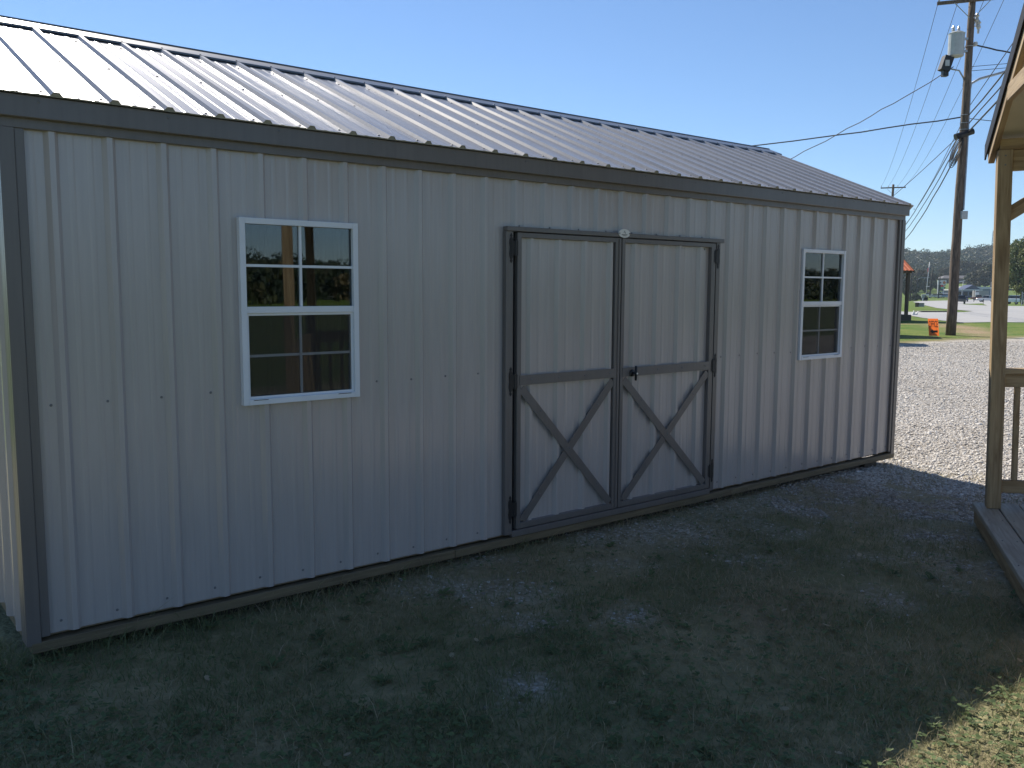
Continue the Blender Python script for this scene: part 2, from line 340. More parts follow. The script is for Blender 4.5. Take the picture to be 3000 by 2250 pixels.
sheet('road', [(47.4, 17.3), (49.8, 16.9), (51.0, 15.6), (70, 5), (160, 30), (142.5, 50.8), (143, 55.1), (208, 82.5), (240, 92), (335, 125), (333, 141), (305, 136), (267, 127.7), (241, 117.3), (147, 68.4), (100, 43.6), (90.6, 37.6), (82.3, 32.0), (76.5, 30.2), (72.3, 31.7), (73.6, 34.2), (78, 44), (68, 46), (62.4, 28.4), (54.6, 23.1), (49.8, 19.5)], 0.012, M_road)
sheet('road', [(145, 57.2), (205, 83.5), (180, 76.5), (168, 71.0)], 0.03, M_ground).name = 'grass_island'

# ------------------------------------------------------------------ the grey metal shed
RB = 0.2286
def rib_profile(x0, x1, ribs, hgt=0.023, bw=0.029, tw=0.011):
    pts = []
    for c in ribs:
        pts += [(c - bw, 0), (c - tw, hgt), (c + tw, hgt), (c + bw, 0)]
        for k in (1, 2):
            mc = c + RB * k / 3; pts += [(mc - 0.014, 0), (mc - 0.006, 0.0019), (mc + 0.006, 0.0019), (mc + 0.014, 0)]
    pts = sorted(p for p in pts if x0 < p[0] < x1)
    f = lambda x: float(np.interp(x, [p[0] for p in pts], [p[1] for p in pts]))
    return [(x0, f(x0))] + pts + [(x1, f(x1))], f
def ribbed(mb, x0, x1, s0, s1, ribs, place, openings=(), hgt=0.022, bw=0.029):
    """sheet of steel; place(x, s, depth) gives the world point; openings are (x0,x1,s0,s1) cut out"""
    prof, f = rib_profile(x0, x1, ribs, hgt, bw)
    xs = sorted(set([p[0] for p in prof] + [e for o in openings for e in o[:2] if x0 < e < x1]))
    for a, b in zip(xs[:-1], xs[1:]):
        m = (a + b) / 2; cuts = sorted((o[2], o[3]) for o in openings if o[0] <= m <= o[1]); lo = s0; spans = []
        for c0, c1 in cuts:
            if c0 > lo: spans.append((lo, c0))
            lo = max(lo, c1)
        if lo < s1: spans.append((lo, s1))
        for c0, c1 in spans:
            mb.add([place(a, c0, f(a)), place(b, c0, f(b)), place(b, c1, f(b)), place(a, c1, f(a))], [(0, 1, 2, 3)])
XL, XR, YB, ZT = -0.185, 7.140, 3.05, 2.235
EY, EZ, SL = -0.085, 2.290, math.atan2(0.69, 1.64)
RY = YB / 2
shed = empty('storage_shed', (3.48, 1.5, -0.16), 'long grey ribbed steel shed with charcoal trim and double doors', 'shed')
allribs = [k * RB for k in range(-1, 32)]
roofribs = [0.013 + k * RB for k in range(-2, 33)]
WIN = [(0.793, 1.432), (5.512, 6.150)]; WZ = (0.937, 1.847)
opens = [(a + 0.012, b - 0.012, WZ[0] + 0.012, WZ[1] - 0.012) for a, b in WIN] + [(2.445, 4.415, -1, 1.856)]
edges = [XL] + [RB * (4 * j) + 0.0305 for j in range(1, 8)] + [XR]
wallp = lambda x, s, d: (x, -d, s)
for a, b in zip(edges[:-1], edges[1:]):
    m = MB(); ribbed(m, a, b, 0.0, ZT, allribs, wallp, opens); m.build('wall_panel', M_wall, shed)
m = MB(); ribbed(m, XL, XR, 0.0, ZT, allribs, lambda x, s, d: (x, YB + d, s)); m.build('wall_panel', M_wall, shed)
for X, sg in ((XL, -1), (XR, 1)):
    for q0, q1 in ((0.0, 1.02), (1.02, 2.03), (2.03, YB)):
        m = MB(); prof, f = rib_profile(q0, q1, [0.13 + k * RB for k in range(14)])
        for (ya, da), (yb, db) in zip(prof[:-1], prof[1:]):
            za, zb = [EZ - 0.01 + (RY - abs(y - RY) + 0.08) * math.tan(SL) for y in (ya, yb)]
            m.add([(X + sg * da, ya, 0.0), (X + sg * db, yb, 0.0), (X + sg * db, yb, zb), (X + sg * da, ya, za)], [(0, 1, 2, 3)])
        m.build('wall_panel', M_wall, shed)
RX0, RX1 = -0.26, 7.205
SLEN = (RY - 0.035 - EY) / math.cos(SL)
def roofp(x, s, d): return (x, EY + s * math.cos(SL) - d * math.sin(SL), EZ + s * math.sin(SL) + d * math.cos(SL))
redges = [RX0] + [0.013 + RB * 4 * j + 0.0305 for j in range(0, 8)] + [RX1]
for a, b in zip(redges[:-1], redges[1:]):
    m = MB(); ribbed(m, a, b, 0, SLEN, roofribs, roofp, (), 0.0155, 0.024); m.build('roof_panel', M_roof, shed)
m = MB(); prof, f = rib_profile(RX0 + 0.03, RX1 - 0.03, roofribs, 0.0155, 0.024)
for (xa, da), (xb, db) in zip(prof[:-1], prof[1:]): m.add([roofp(xa, 0.003, -0.006), roofp(xb, 0.003, -0.006), roofp(xb, 0.003, db - 0.0008), roofp(xa, 0.003, da - 0.0008)], [(0, 1, 2, 3)])
m.build('closure_strip', simple('foam_closure', (0.30, 0.285, 0.23), 0.9), shed)
def roofb(x, s, d): p = roofp(x, s, d); return (p[0], YB - p[1], p[2])
for a, b in zip(redges[:-1], redges[1:]):
    m = MB(); ribbed(m, a, b, 0, SLEN, roofribs, roofb, (), 0.0155, 0.024); m.build('roof_panel', M_roof, shed)
# ridge cap: bent sheet lying on the ribs, hemmed at both long edges
m = MB(); zr = EZ + (RY - EY) * math.tan(SL) + 0.019
for sgn in (-1, 1):
    pr = [(0.0, zr), (0.155, zr - 0.155 * math.tan(SL)), (0.162, zr - 0.162 * math.tan(SL) - 0.010), (0.158, zr - 0.158 * math.tan(SL) - 0.013)]
    for (a, za), (b, zb) in zip(pr[:-1], pr[1:]):
        m.add([(RX0 - 0.005, RY + sgn * a, za), (RX1 + 0.005, RY + sgn * a, za), (RX1 + 0.005, RY + sgn * b, zb), (RX0 - 0.005, RY + sgn * b, zb)], [(0, 1, 2, 3)])
m.tube([(RX0 - 0.005, RY, zr), (RX1 + 0.005, RY, zr)], 0.008, 6)
m.build('ridge_cap', M_ridge, shed)
# dark sheathing under the cap, closes the slot between the two slopes
MB().box(RX0 + 0.08, RX1 - 0.08, RY - 0.06, RY + 0.06, zr - 0.11, zr - 0.065).build('ridge_beam', M_skid, shed)
# eave fascia, frieze band
MB().box(RX0 + 0.045, XR + 0.012, EY + 0.022, -0.022, 2.196, EZ - 0.004).build('eave_fascia', M_trim, shed, bevel=0.003)
MB().box(XL - 0.010, XR + 0.006, -0.030, -0.004, 2.156, 2.205).build('frieze_trim', M_trim, shed, bevel=0.002)
MB().box(RX0 + 0.045, XR + 0.012, YB + 0.022, YB - EY - 0.022, 2.196, EZ - 0.004).build('eave_fascia', M_trim, shed)
# rake trims along both gable edges
for X0, X1 in ((RX0 + 0.004, RX0 + 0.05), (XR + 0.012, RX1 - 0.004)):
    for back in (0, 1):
        pl = roofb if back else roofp; q = [pl(X0, 0.012, -0.006), pl(X0, SLEN + 0.01, -0.006), pl(X0, SLEN - 0.03, -0.10), pl(X0, 0.05, -0.10)]
        m = MB(); m.prism(q, (0, 0, 0), (X1 - X0, 0, 0)); m.build('rake_trim', M_trim, shed)
# corner trims: outer flat, bead and inner flange
for X, sg in ((XL, -1), (XR, 1)):
    m = MB(); ox = X + sg * 0.012
    xa, xb = sorted((ox, X - sg * 0.045)); m.box(xa, xb, -0.032, -0.004, -0.03, 2.157)
    xa, xb = sorted((X - sg * 0.0455, X - sg * 0.082)); m.box(xa, xb, -0.025, -0.002, -0.002, 2.156)
    xa, xb = sorted((ox, X + sg * 0.002)); m.box(xa, xb, -0.0035, 0.075, -0.03, 2.2)
    m.build('corner_trim', M_trim, shed, bevel=0.002)
    m = MB(); xa, xb = sorted((ox, X + sg * 0.002)); m.box(xa, xb, YB - 0.075, YB + 0.03, -0.03, 2.2); m.build('corner_trim', M_trim, shed)
# floor, rim boards, skids and blocks
MB().box(XL + 0.01, XR - 0.01, 0.03, YB - 0.03, -0.018, 0.0).build('floor', M_interior, shed)
for a, b in ((XL + 0.005, 2.05), (2.054, 4.66), (4.664, XR + 0.02)):
    me_o = MB().box(a, b, -0.034 + 0.004 * random.random(), 0.02, -0.066, -0.019).build('rim_board', M_timber, shed, origin=((a + b) / 2, 0, -0.04), bevel=0.003)
MB().box(XL + 0.005, XR, YB - 0.02, YB + 0.03, -0.066, -0.019).build('rim_board', M_timber, shed)
for X in (XL + 0.012, XR - 0.03): MB().box(X, X + 0.03, 0.022, YB - 0.022, -0.066, -0.019).build('rim_board', M_timber, shed)
for Y in (0.05, 1.05, 1.95, 2.78): MB().box(XL + 0.05, XR - 0.45, Y, Y + 0.09, -0.175, -0.067).build('skid', M_skid, shed, origin=(3.4, Y, -0.1), bevel=0.004)
for X, Y in ((6.72, 0.02), (1.62, 2.9), (4.2, 2.9)): MB().box(X, X + 0.21, Y, Y + 0.20, -0.175, -0.068).build('block', M_skid, shed, bevel=0.006)

# windows
def add_window(x0, x1, z0, z1):
    fw = 0.029; m = MB()
    m.box(x0, x0 + fw, -0.036, 0.0, z0, z1); m.box(x1 - fw, x1, -0.036, 0.0, z0, z1)
    m.box(x0 + fw, x1 - fw, -0.034, 0.0, z1 - fw, z1 - 0.0005); m.box(x0 + fw, x1 - fw, -0.038, 0.0, z0 + 0.0005, z0 + fw)
    m.box(x0 + fw - 0.004, x1 - fw + 0.004, -0.030, 0.0, z1 - 0.460, z1 - 0.428)
    wdw = m.build('window', M_white, shed, bevel=0.0015)
    xm = (x0 + x1) / 2; ia, ib = x0 + fw, x1 - fw
    # upper light
    zu0, zu1 = z1 - 0.428, z1 - fw; zm = (zu0 + zu1) / 2; mu = 0.0065
    MB().box(xm - mu, xm + mu, -0.022, -0.010, zu0, zu1).build('muntin', M_white, wdw)
    MB().box(ia, ib, -0.0215, -0.0105, zm - mu, zm + mu).build('muntin', M_white, wdw)
    for a, b in ((ia, xm - mu), (xm + mu, ib)):
        for c, d in ((zu0, zm - mu), (zm + mu, zu1)):
            MB().box(a, b, -0.012, -0.008, c, d).build('pane', M_glass, wdw)
    # lower sash sits deeper, behind an insect screen
    zl0, zl1 = z0 + fw, z1 - 0.460; sw = 0.012; m = MB()
    m.box(ia, ia + sw, -0.020, 0.006, zl0, zl1); m.box(ib - sw, ib, -0.020, 0.006, zl0, zl1)
    m.box(ia + sw, ib - sw, -0.0195, 0.006, zl0, zl0 + sw); m.box(ia + sw, ib - sw, -0.0195, 0.006, zl1 - sw, zl1)
    m.build('sash', M_white, wdw)
    ja, jb, jc, jd = ia + sw, ib - sw, zl0 + sw, zl1 - sw; zn = (jc + jd) / 2
    MB().box(xm - mu, xm + mu, -0.006, 0.004, jc, jd).build('muntin', M_white, wdw)
    MB().box(ja, jb, -0.0055, 0.0045, zn - mu, zn + mu).build('muntin', M_white, wdw)
    for a, b in ((ja, xm - mu), (xm + mu, jb)):
        for c, d in ((jc, zn - mu), (zn + mu, jd)):
            MB().box(a, b, -0.002, 0.002, c, d).build('pane', M_glass, wdw)
    MB().box(ja, jb, -0.0165, -0.0160, jc, jd).build('insect_screen', M_screen, wdw)
    for a in (ia + 0.02, ib - 0.10): MB().box(a, a + 0.075, -0.0395, -0.0375, z0 + fw - 0.006, z0 + fw - 0.003).build('weep_slot', M_black, wdw)
    return wdw
for a, b in WIN: add_window(a, b, *WZ)

# double doors
dz0, dz1 = 0.030, 1.848
def flat(mb, x0, z0, x1, z1, w_, ya, yb):
    d = Vector((x1 - x0, 0, z1 - z0)).normalized(); n = Vector((-d.z, 0, d.x))
    c = Vector(((x0 + x1) / 2, (ya + yb) / 2, (z0 + z1) / 2)); L = math.hypot(x1 - x0, z1 - z0) / 2
    return mb.obox(c, d, (0, 1, 0), n, L, abs(yb - ya) / 2, w_ / 2)
def add_door(x0, x1, sl, sr, pr, hinge_x, xa, xb):
    m = MB(); ribbed(m, x0 + 0.006, x1 - 0.006, dz0 + 0.006, dz1 - 0.004, pr, lambda x, s, d: (x, -0.010 - d, s))
    dr = m.build('door', M_wall, shed)
    MB().box(x0, x0 + sl, -0.0410, -0.008, dz0, dz1).build('stile', M_trim, dr, bevel=0.002)
    MB().box(x1 - sr, x1, -0.0410, -0.008, dz0, dz1).build('stile', M_trim, dr, bevel=0.002)
    MB().box(x0 + sl, x1 - sr, -0.0405, -0.008, dz1 - 0.030, dz1).build('rail', M_trim, dr, bevel=0.002)
    MB().box(x0 + sl, x1 - sr, -0.0405, -0.008, dz0, dz0 + 0.038).build('rail', M_trim, dr, bevel=0.002)
    MB().box(x0 + sl * 0.6, x1 - sr * 0.55, -0.0445, -0.0412, 0.926, 0.987).build('rail', M_trim, dr)
    m = MB(); flat(m, x1 - sr - 0.005, 0.905, x0 + sl + 0.02, 0.080, 0.054, -0.0372, -0.0342); m.build('brace', M_trim, dr)
    m = MB(); flat(m, x0 + sl + 0.005, 0.905, x1 - sr - 0.02, 0.080, 0.054, -0.0408, -0.0378); m.build('brace', M_trim, dr)
    return dr
dribs = [2.600 + 0.0285 + k * RB for k in range(-1, 10)]
dl = add_door(2.508, 3.392, 0.032, 0.050, dribs, 2.46, 0, 0)
dr = add_door(3.404, 4.380, 0.030, 0.046, dribs, 4.41, 0, 0)
# astragal strip on the left leaf
MB().box(3.370, 3.388, -0.0465, -0.0415, dz0 + 0.01, dz1 - 0.01).build('astragal', M_trim, dl)
# casing
MB().box(2.421, 2.476, -0.038, -0.004, 0.004, 1.853).build('door_casing', M_trim, shed, bevel=0.002)
MB().box(4.394, 4.436, -0.038, -0.004, 0.004, 1.853).build('door_casing', M_trim, shed, bevel=0.002)
MB().box(2.423, 4.470, -0.047, -0.004, 1.8535, 1.881).build('door_header', M_trim, shed, bevel=0.002)
MB().box(2.477, 4.393, -0.006, -0.002, 0.004, 1.853).build('door_gap_shade', M_black, shed)  # black sheet behind both leaves, stands in for shade in the door gaps
MB().box(2.4765, 4.3935, -0.040, -0.0065, -0.016, 0.024).build('threshold', M_trim, shed, bevel=0.003)
# ornamental strap hinges
def hinge(xc, zc, par, hw=1.0):
    half = [(0, 0.088), (0.009, 0.074), (0.004, 0.066), (0.012, 0.052), (0.014, 0.030), (0.010, 0.0)]
    pts = [(x, z) for x, z in half] + [(x, -z) for x, z in half[-2::-1]]; pts += [(-x, z) for x, z in pts[-2:0:-1]]
    m = MB(); m.prism([(xc + x * hw, -0.0385, zc + z) for x, z in pts], (0, 0, 0), (0, -0.004, 0))
    m.tube([(xc + 0.030 * hw, -0.041, zc - 0.05), (xc + 0.030 * hw, -0.041, zc + 0.05)], 0.007, 8)
    m.box(min(xc, xc + 0.05 * hw), max(xc, xc + 0.05 * hw), -0.0435, -0.0420, zc - 0.042, zc + 0.042)
    m.build('hinge', M_black, par)
for z in (1.753, 0.953, 0.160): hinge(2.459, z, dl); hinge(4.411, z, dr, -1.0)
# T handle with lock
m = MB(); m.tube([(3.512, -0.044, 0.948), (3.512, -0.052, 0.948)], 0.024, 14); m.tube([(3.512, -0.052, 0.948), (3.512, -0.078, 0.948)], 0.009, 8)
m.tube([(3.512, -0.082, 0.900), (3.512, -0.084, 0.948), (3.512, -0.082, 0.998)], [0.0075, 0.0095, 0.0075], 8); hd = m.build('handle', M_black, dr, smooth=True)
m = MB(); m.tube([(3.514, -0.0925, 0.947), (3.514, -0.0955, 0.947)], 0.0065, 12); m.build('lock_cylinder', M_plate, dr)
# oval maker's plate with its small emblem
m = MB(); m.prism([(3.409 + 0.053 * math.cos(a), -0.048, 1.8785 + 0.0285 * math.sin(a)) for a in np.linspace(0, 2 * math.pi, 28, endpoint=False)], (0, 0, 0), (0, -0.004, 0))
pt = m.build('oval_plate', M_plate, shed)
m = MB(); y_ = -0.0526
for q in ([(3.404, 1.893), (3.410, 1.897), (3.414, 1.893), (3.411, 1.889)], [(3.408, 1.889), (3.415, 1.887), (3.421, 1.880), (3.417, 1.878), (3.411, 1.882)], [(3.399, 1.886), (3.409, 1.889), (3.409, 1.8865), (3.399, 1.884)]):
    m.prism([(x, y_, z) for x, z in q], (0, 0, 0), (0, -0.0006, 0))
for k in range(9): m.box(3.383 + k * 0.006, 3.3875 + k * 0.006, y_ - 0.0006, y_, 1.868, 1.8725)
for k in range(6): m.box(3.392 + k * 0.006, 3.3965 + k * 0.006, y_ - 0.0006, y_, 1.861, 1.8645)
for sx in (-1, 1): m.tube([(3.409 + sx * 0.046, -0.052, 1.8785), (3.409 + sx * 0.046, -0.055, 1.8785)], 0.004, 8)
m.build('emblem', simple('grey_print', (0.16, 0.15, 0.14), 0.6), pt)
# screw heads
def screw(mb, p, n, r=0.0048, h=0.0035):
    p, n = Vector(p), Vector(n); mb.tube([p, p + n * 0.0012, p + n * h], [r * 1.35, r * 1.35, r * 0.7], 6)
m = MB()
inside = lambda x, z: any(o[0] - 0.02 < x < o[1] + 0.02 and o[2] - 0.02 < z < o[3] + 0.02 for o in opens)
for c in allribs[1:]:
    for z in (0.048, 1.010):
        x = c - 0.048 + random.uniform(-0.006, 0.006)
        if XL + 0.1 < x < XR - 0.08 and not inside(x, z): screw(m, (x, -0.0005, z + random.uniform(-0.006, 0.006)), (0, -1, 0))
for k in range(8): screw(m, (2.55 + k * 0.245, -0.002, 1.888), (0, -1, 0))
tag(m.build('wall_screws', M_screw, shed), kind='stuff')
m = MB(); rn = Vector((0, -math.sin(SL), math.cos(SL)))
for c in roofribs:
    for s in (0.045, 0.78, 1.45):
        x = c - 0.05 + random.uniform(-0.006, 0.006)
        if RX0 + 0.02 < x < RX1: screw(m, roofp(x, s + random.uniform(-0.01, 0.01), 0.0005), rn)
    if RX0 < c < RX1: screw(m, (c, RY - 0.13, zr - 0.13 * math.tan(SL)), rn)
tag(m.build('roof_screws', M_screw, shed), kind='stuff')
m = MB()
for k in range(15): screw(m, (-0.05 + k * 0.52, EY + 0.0225, 2.262), (0, -1, 0))
for x0, x1 in ((2.56, 3.34), (3.46, 4.33)):
    for k in range(4):
        x = x0 + 0.06 + k * (x1 - x0 - 0.1) / 3.0
        screw(m, (x, -0.0445, 0.957), (0, -1, 0)); screw(m, (x, -0.0105, 1.803), (0, -1, 0)); screw(m, (x, -0.0105, 0.082), (0, -1, 0))
    for t_ in (0.18, 0.5, 0.82): screw(m, (x0 + (x1 - x0) * t_, -0.0408, 0.905 - 0.825 * t_), (0, -1, 0)); screw(m, (x1 - (x1 - x0) * t_, -0.0372, 0.905 - 0.825 * t_), (0, -1, 0)) if t_ != 0.5 else None
tag(m.build('trim_screws', M_screw, shed), kind='stuff')

# ------------------------------------------------------------------ timber porch on the right
PA = Vector((5.600, -1.443, 0.0)); E1 = Vector((-0.8553, -0.5182, 0)); E2 = Vector((0.5182, -0.8553, 0)); UP = Vector((0, 0, 1))
PW, PD, DZ = 3.66, 2.44, 0.010
porch = empty('open_porch', tuple(PA + E1 * PW / 2 + E2 * PD / 2 - UP * 0.16), 'open timber porch of yellowish pine with gabled black roof and railing', 'porch')
def pp(a, b, z): return PA + E1 * a + E2 * b + UP * z
def lumber(name, parent, p0, p1, wdt, thk, side, mat=M_pine, bevel=0.003):
    """stick of timber from p0 to p1; side = direction of its width"""
    p0, p1 = Vector(p0), Vector(p1); x = (p1 - p0).normalized(); L = (p1 - p0).length
    z = Vector(side); z = (z - x * z.dot(x)).normalized(); y = z.cross(x)
    m = MB().box(-L / 2, L / 2, -thk / 2, thk / 2, -wdt / 2, wdt / 2)
    me = bpy.data.meshes.new(name); me.from_pydata(m.v, [], m.f); bm = bmesh.new(); bm.from_mesh(me)
    bmesh.ops.recalc_face_normals(bm, faces=bm.faces)
    if bevel: bmesh.ops.bevel(bm, geom=bm.edges[:], offset=bevel, segments=1, affect='EDGES', profile=0.5)
    bm.to_mesh(me); bm.free(); me.materials.append(mat)
    o = bpy.data.objects.new(name, me); COL.objects.link(o); o.parent = parent
    c = (p0 + p1) / 2; o.matrix_local = Matrix.Translation(c - WL[parent.name]) @ Matrix((x, y, z)).transposed().to_4x4(); WL[o.name] = c
    return o
# deck
lumber('rim_joist', porch, pp(0, 0.019, -0.072), pp(PW, 0.019, -0.072), 0.120, 0.038, UP)
lumber('rim_joist', porch, pp(0.019, 0.0385, -0.0915), pp(0.019, PD, -0.0915), 0.125, 0.038, UP)
lumber('rim_joist', porch, pp(PW - 0.019, 0.0385, -0.0915), pp(PW - 0.019, PD, -0.0915), 0.125, 0.038, UP)
for k in range(5): lumber('floor_joist', porch, pp(0.5 + k * 0.5, 0.0385, -0.095), pp(0.5 + k * 0.5, PD, -0.095), 0.118, 0.038, UP, M_skid)
wd = 0.140; b = -0.012; k = 0
while b < PD - 0.02:
    zz = DZ - 0.019 + random.uniform(-0.0015, 0.0015)
    lumber('deck_board', porch, pp(-0.012 + random.uniform(0, .006), b + wd / 2, zz), pp(PW + 0.01, b + wd / 2, zz), wd, 0.038, E2, M_deck, 0.004)
    b += wd + 0.008
# posts
ptop = 2.449; pc = [(0.129, 0.098), (PW - 0.129, 0.098), (0.129, PD - 0.10), (PW - 0.129, PD - 0.10)]
for a, b in pc: lumber('post', porch, pp(a, b, DZ + 0.001), pp(a, b, ptop), 0.089, 0.089, E1)
# side beams under the eaves, front and rear rafters, collar ties
for a in (0.129, PW - 0.129):
    lumber('eave_plate', porch, pp(a, 0.062, 2.485), pp(a, PD - 0.06, 2.485), 0.089, 0.070, E1)
    lumber('header', porch, pp(a, 0.145, 2.379), pp(a, PD - 0.146, 2.379), 0.138, 0.038, UP)
EV = -0.03
def rk(a): return 2.424 + (min(a, PW - a) - EV) * 0.5
for b_ in (0.020, 0.62, 1.22, 1.82, PD - 0.05):
    for s in (0, 1):
        a0, a1 = (EV + 0.01, PW / 2 - 0.003) if s == 0 else (PW - EV - 0.01, PW / 2 + 0.003)
        lumber('rake_board' if b_ in (0.020, PD - 0.05) else 'rafter', porch, pp(a0, b_ + 0.019, rk(a0)), pp(a1, b_ + 0.019, rk(a1)), 0.105, 0.038, UP)
za = 2.730
for b_ in (0.034, PD - 0.03): lumber('collar_tie', porch, pp(0.665, b_, za), pp(PW - 0.665, b_, za), 0.100, 0.034, UP)
# roof: ceiling sheets below, black steel above
for s in (0, 1):
    n = 6; bw = (PD - 0.03) / n
    for k in range(n):
        b0 = 0.022 + k * bw + 0.004; b1 = b0 + bw - 0.008; q = []
        for a in (EV, PW / 2):
            z = rk(a) + 0.062
            aa = a if s == 0 else PW - a
            q.append((aa, z))
        m = MB(); m.prism([pp(q[0][0], b0, q[0][1]), pp(q[0][0], b1, q[0][1]), pp(q[1][0], b1, q[1][1]), pp(q[1][0], b0, q[1][1])], (0, 0, 0), (0, 0, 0.012)); m.build('ceiling_panel', M_ceil, porch)
    m = MB(); aa = lambda a: a if s == 0 else PW - a
    m.prism([pp(aa(EV - 0.03), 0.016, rk(EV) + 0.060), pp(aa(EV - 0.03), PD + 0.005, rk(EV) + 0.060), pp(aa(PW / 2), PD + 0.005, rk(PW / 2) + 0.076), pp(aa(PW / 2), 0.016, rk(PW / 2) + 0.076)], (0, 0, 0), (0, 0, 0.018)); m.build('roof_panel', M_darkroof, porch)
    for b0 in (0.005, PD + 0.006):
        m = MB(); m.prism([pp(aa(EV - 0.035), b0, rk(EV) - 0.008), pp(aa(EV - 0.035), b0, rk(EV) + 0.092), pp(aa(PW / 2), b0, rk(PW / 2) + 0.105), pp(aa(PW / 2), b0, rk(PW / 2) + 0.006)], (0, 0, 0), E2 * 0.010); m.build('rake_trim', M_darkroof, porch)
MB().obox(pp(PW / 2, PD / 2, rk(PW / 2) + 0.108), E1, E2, UP, 0.07, PD / 2 + 0.004, 0.008).build('ridge_cap', M_darkroof, porch)
# knee braces from the posts up to the side beams
for a in (0.129, PW - 0.129):
    lumber('knee_brace', porch, pp(a, 0.125, 2.02), pp(a, 0.56, 2.30), 0.089, 0.036, UP)
    lumber('knee_brace', porch, pp(a, PD - 0.132, 2.02), pp(a, PD - 0.572, 2.30), 0.089, 0.036, UP)
# railings on the two sides and the back
def rail_run(p0, p1, n):
    d = (p1 - p0).normalized()
    lumber('rail_cap', porch, p0 + UP * 0.967, p1 + UP * 0.967, 0.089, 0.038, d.cross(UP))
    lumber('top_rail', porch, p0 + UP * 0.9025, p1 + UP * 0.9025, 0.089, 0.038, UP)
    lumber('bottom_rail', porch, p0 + UP * 0.165, p1 + UP * 0.165, 0.089, 0.038, UP)
    for i in range(n):
        q = p0 + (p1 - p0) * ((i + 0.82) / n); lumber('baluster', porch, q + UP * 0.2105, q + UP * 0.857, 0.036, 0.036, d)
for a in (0.129, PW - 0.129): rail_run(pp(a, 0.134, 0), pp(a, PD - 0.146, 0), 20)
rail_run(pp(0.175, PD - 0.10, 0), pp(PW - 0.175, PD - 0.10, 0), 25)
m = MB(); b_ = -0.012
while b_ < PD - 0.02:
    for a_ in (0.019, 0.5, 1.0, 1.5, 2.0, 2.5, PW - 0.019):
        for o_ in (0.03, 0.11): m.tube([pp(a_ + 0.004, b_ + o_, DZ + 0.0005), pp(a_ + 0.004, b_ + o_, DZ + 0.003)], 0.0045, 6)
    b_ += 0.148
for a_ in (0.129, PW - 0.129):
    for z_ in (2.35, 2.41): m.tube([pp(a_ + 0.0445, 0.098, z_), pp(a_ + 0.049, 0.098, z_)], 0.006, 6)
tag(m.build('deck_screws', M_screw, porch), kind='stuff')
# the porch stands a little out of plumb on the uneven ground
_pv = pp(0.129, 0.088, 0); _rot = Matrix.Rotation(math.radians(-1.75), 4, Vector((0.63, 0.7766, 0)))
porch.matrix_world = Matrix.Translation(_pv) @ _rot @ Matrix.Translation(-_pv) @ Matrix.Translation(porch.location)

# ------------------------------------------------------------------ ground cover in the yard
def in_shed(x, y): return (x > XL - 0.0) & (x < XR + 0.0) & (y > 0.05) & (y < YB + 0.1)
def under_deck(x, y):
    dx, dy = x - PA.x, y - PA.y; a = dx * E1.x + dy * E1.y; b = dx * E2.x + dy * E2.y
    return (a > -0.0) & (a < PW) & (b > 0.0) & (b < PD)
def ground_z(x, y): return -0.16 + 0.03 * (fbm(x, y, 1.7, 5) - 0.5) + mound(x, y)
def scatter(n, x0, x1, y0, y1, keep):
    x = rng.uniform(x0, x1, n); y = rng.uniform(y0, y1, n); k = (rng.random(n) < keep(x, y)) & ~in_shed(x, y) & ~under_deck(x, y)
    return x[k], y[k]
def dryness(x, y):
    lush = 0.55 * np.exp(-((x - 0.8) / 1.3) ** 2) + 0.35 * sstep(0.45, 0.7, fbm(x, y, 0.8, 40))
    return np.clip(0.36 + 0.42 * sstep(0.35, 0.65, fbm(x, y, 0.9, 17)) - 0.35 * lush + 0.1 * sstep(2.0, 3.5, x), 0, 1)
def blades(x, y, hgt, wid, lean, tint):
    n = len(x); z = ground_z(x, y) - 0.004; th = rng.uniform(0, 2 * np.pi, n); fa = rng.uniform(0, 2 * np.pi, n)
    dx, dy = np.cos(th) * lean, np.sin(th) * lean; px, py = np.cos(fa) * wid / 2, np.sin(fa) * wid / 2
    V = np.zeros((n, 5, 3)); V[:, 0] = np.stack([x - px, y - py, z], 1); V[:, 1] = np.stack([x + px, y + py, z], 1)
    mx, my, mz = x + dx * 0.38, y + dy * 0.38, z + hgt * 0.62
    V[:, 2] = np.stack([mx + px * 0.75, my + py * 0.75, mz], 1); V[:, 3] = np.stack([mx - px * 0.75, my - py * 0.75, mz], 1)
    V[:, 4] = np.stack([x + dx, y + dy, z + hgt], 1)
    i = np.arange(n)[:, None] * 5
    F3 = np.concatenate([i + [0, 1, 2], i + [0, 2, 3], i + [3, 2, 4]])
    return V.reshape(-1, 3), F3, np.repeat(tint, 5)
def cover(x, y): return np.clip(1.0 - 1.05 * gravel_field(x, y), 0.06, 1) * (0.35 + 0.65 * sstep(0.30, 0.55, fbm(x, y, 1.9, 50)))
x, y = scatter(330000, -2.6, 7.2, -4.9, 0.35, lambda x, y: cover(x, y) * np.where(x < 4.2, 1.0, 0.55))
n = len(x); dr_ = dryness(x, y); tint = np.clip(dr_ + rng.normal(0, 0.16, n) + (rng.random(n) < 0.05) * 0.4, 0, 1)
h_ = rng.gamma(5.0, 0.0068, n) * (1.15 - 0.5 * dr_) * (1 + 1.0 * np.exp(-((y - 0.0) / 0.12) ** 2)); ln = h_ * rng.uniform(0.2, 1.5, n)
V1, F1, T1 = blades(x, y, h_, rng.uniform(0.002, 0.005, n), ln, tint)
np_mesh('grass', V1, F1, M_grass, {'tint': T1}, kind='stuff'); tag(bpy.data.objects['grass'], 'short patchy grass and dry thatch in front of the shed', 'grass')
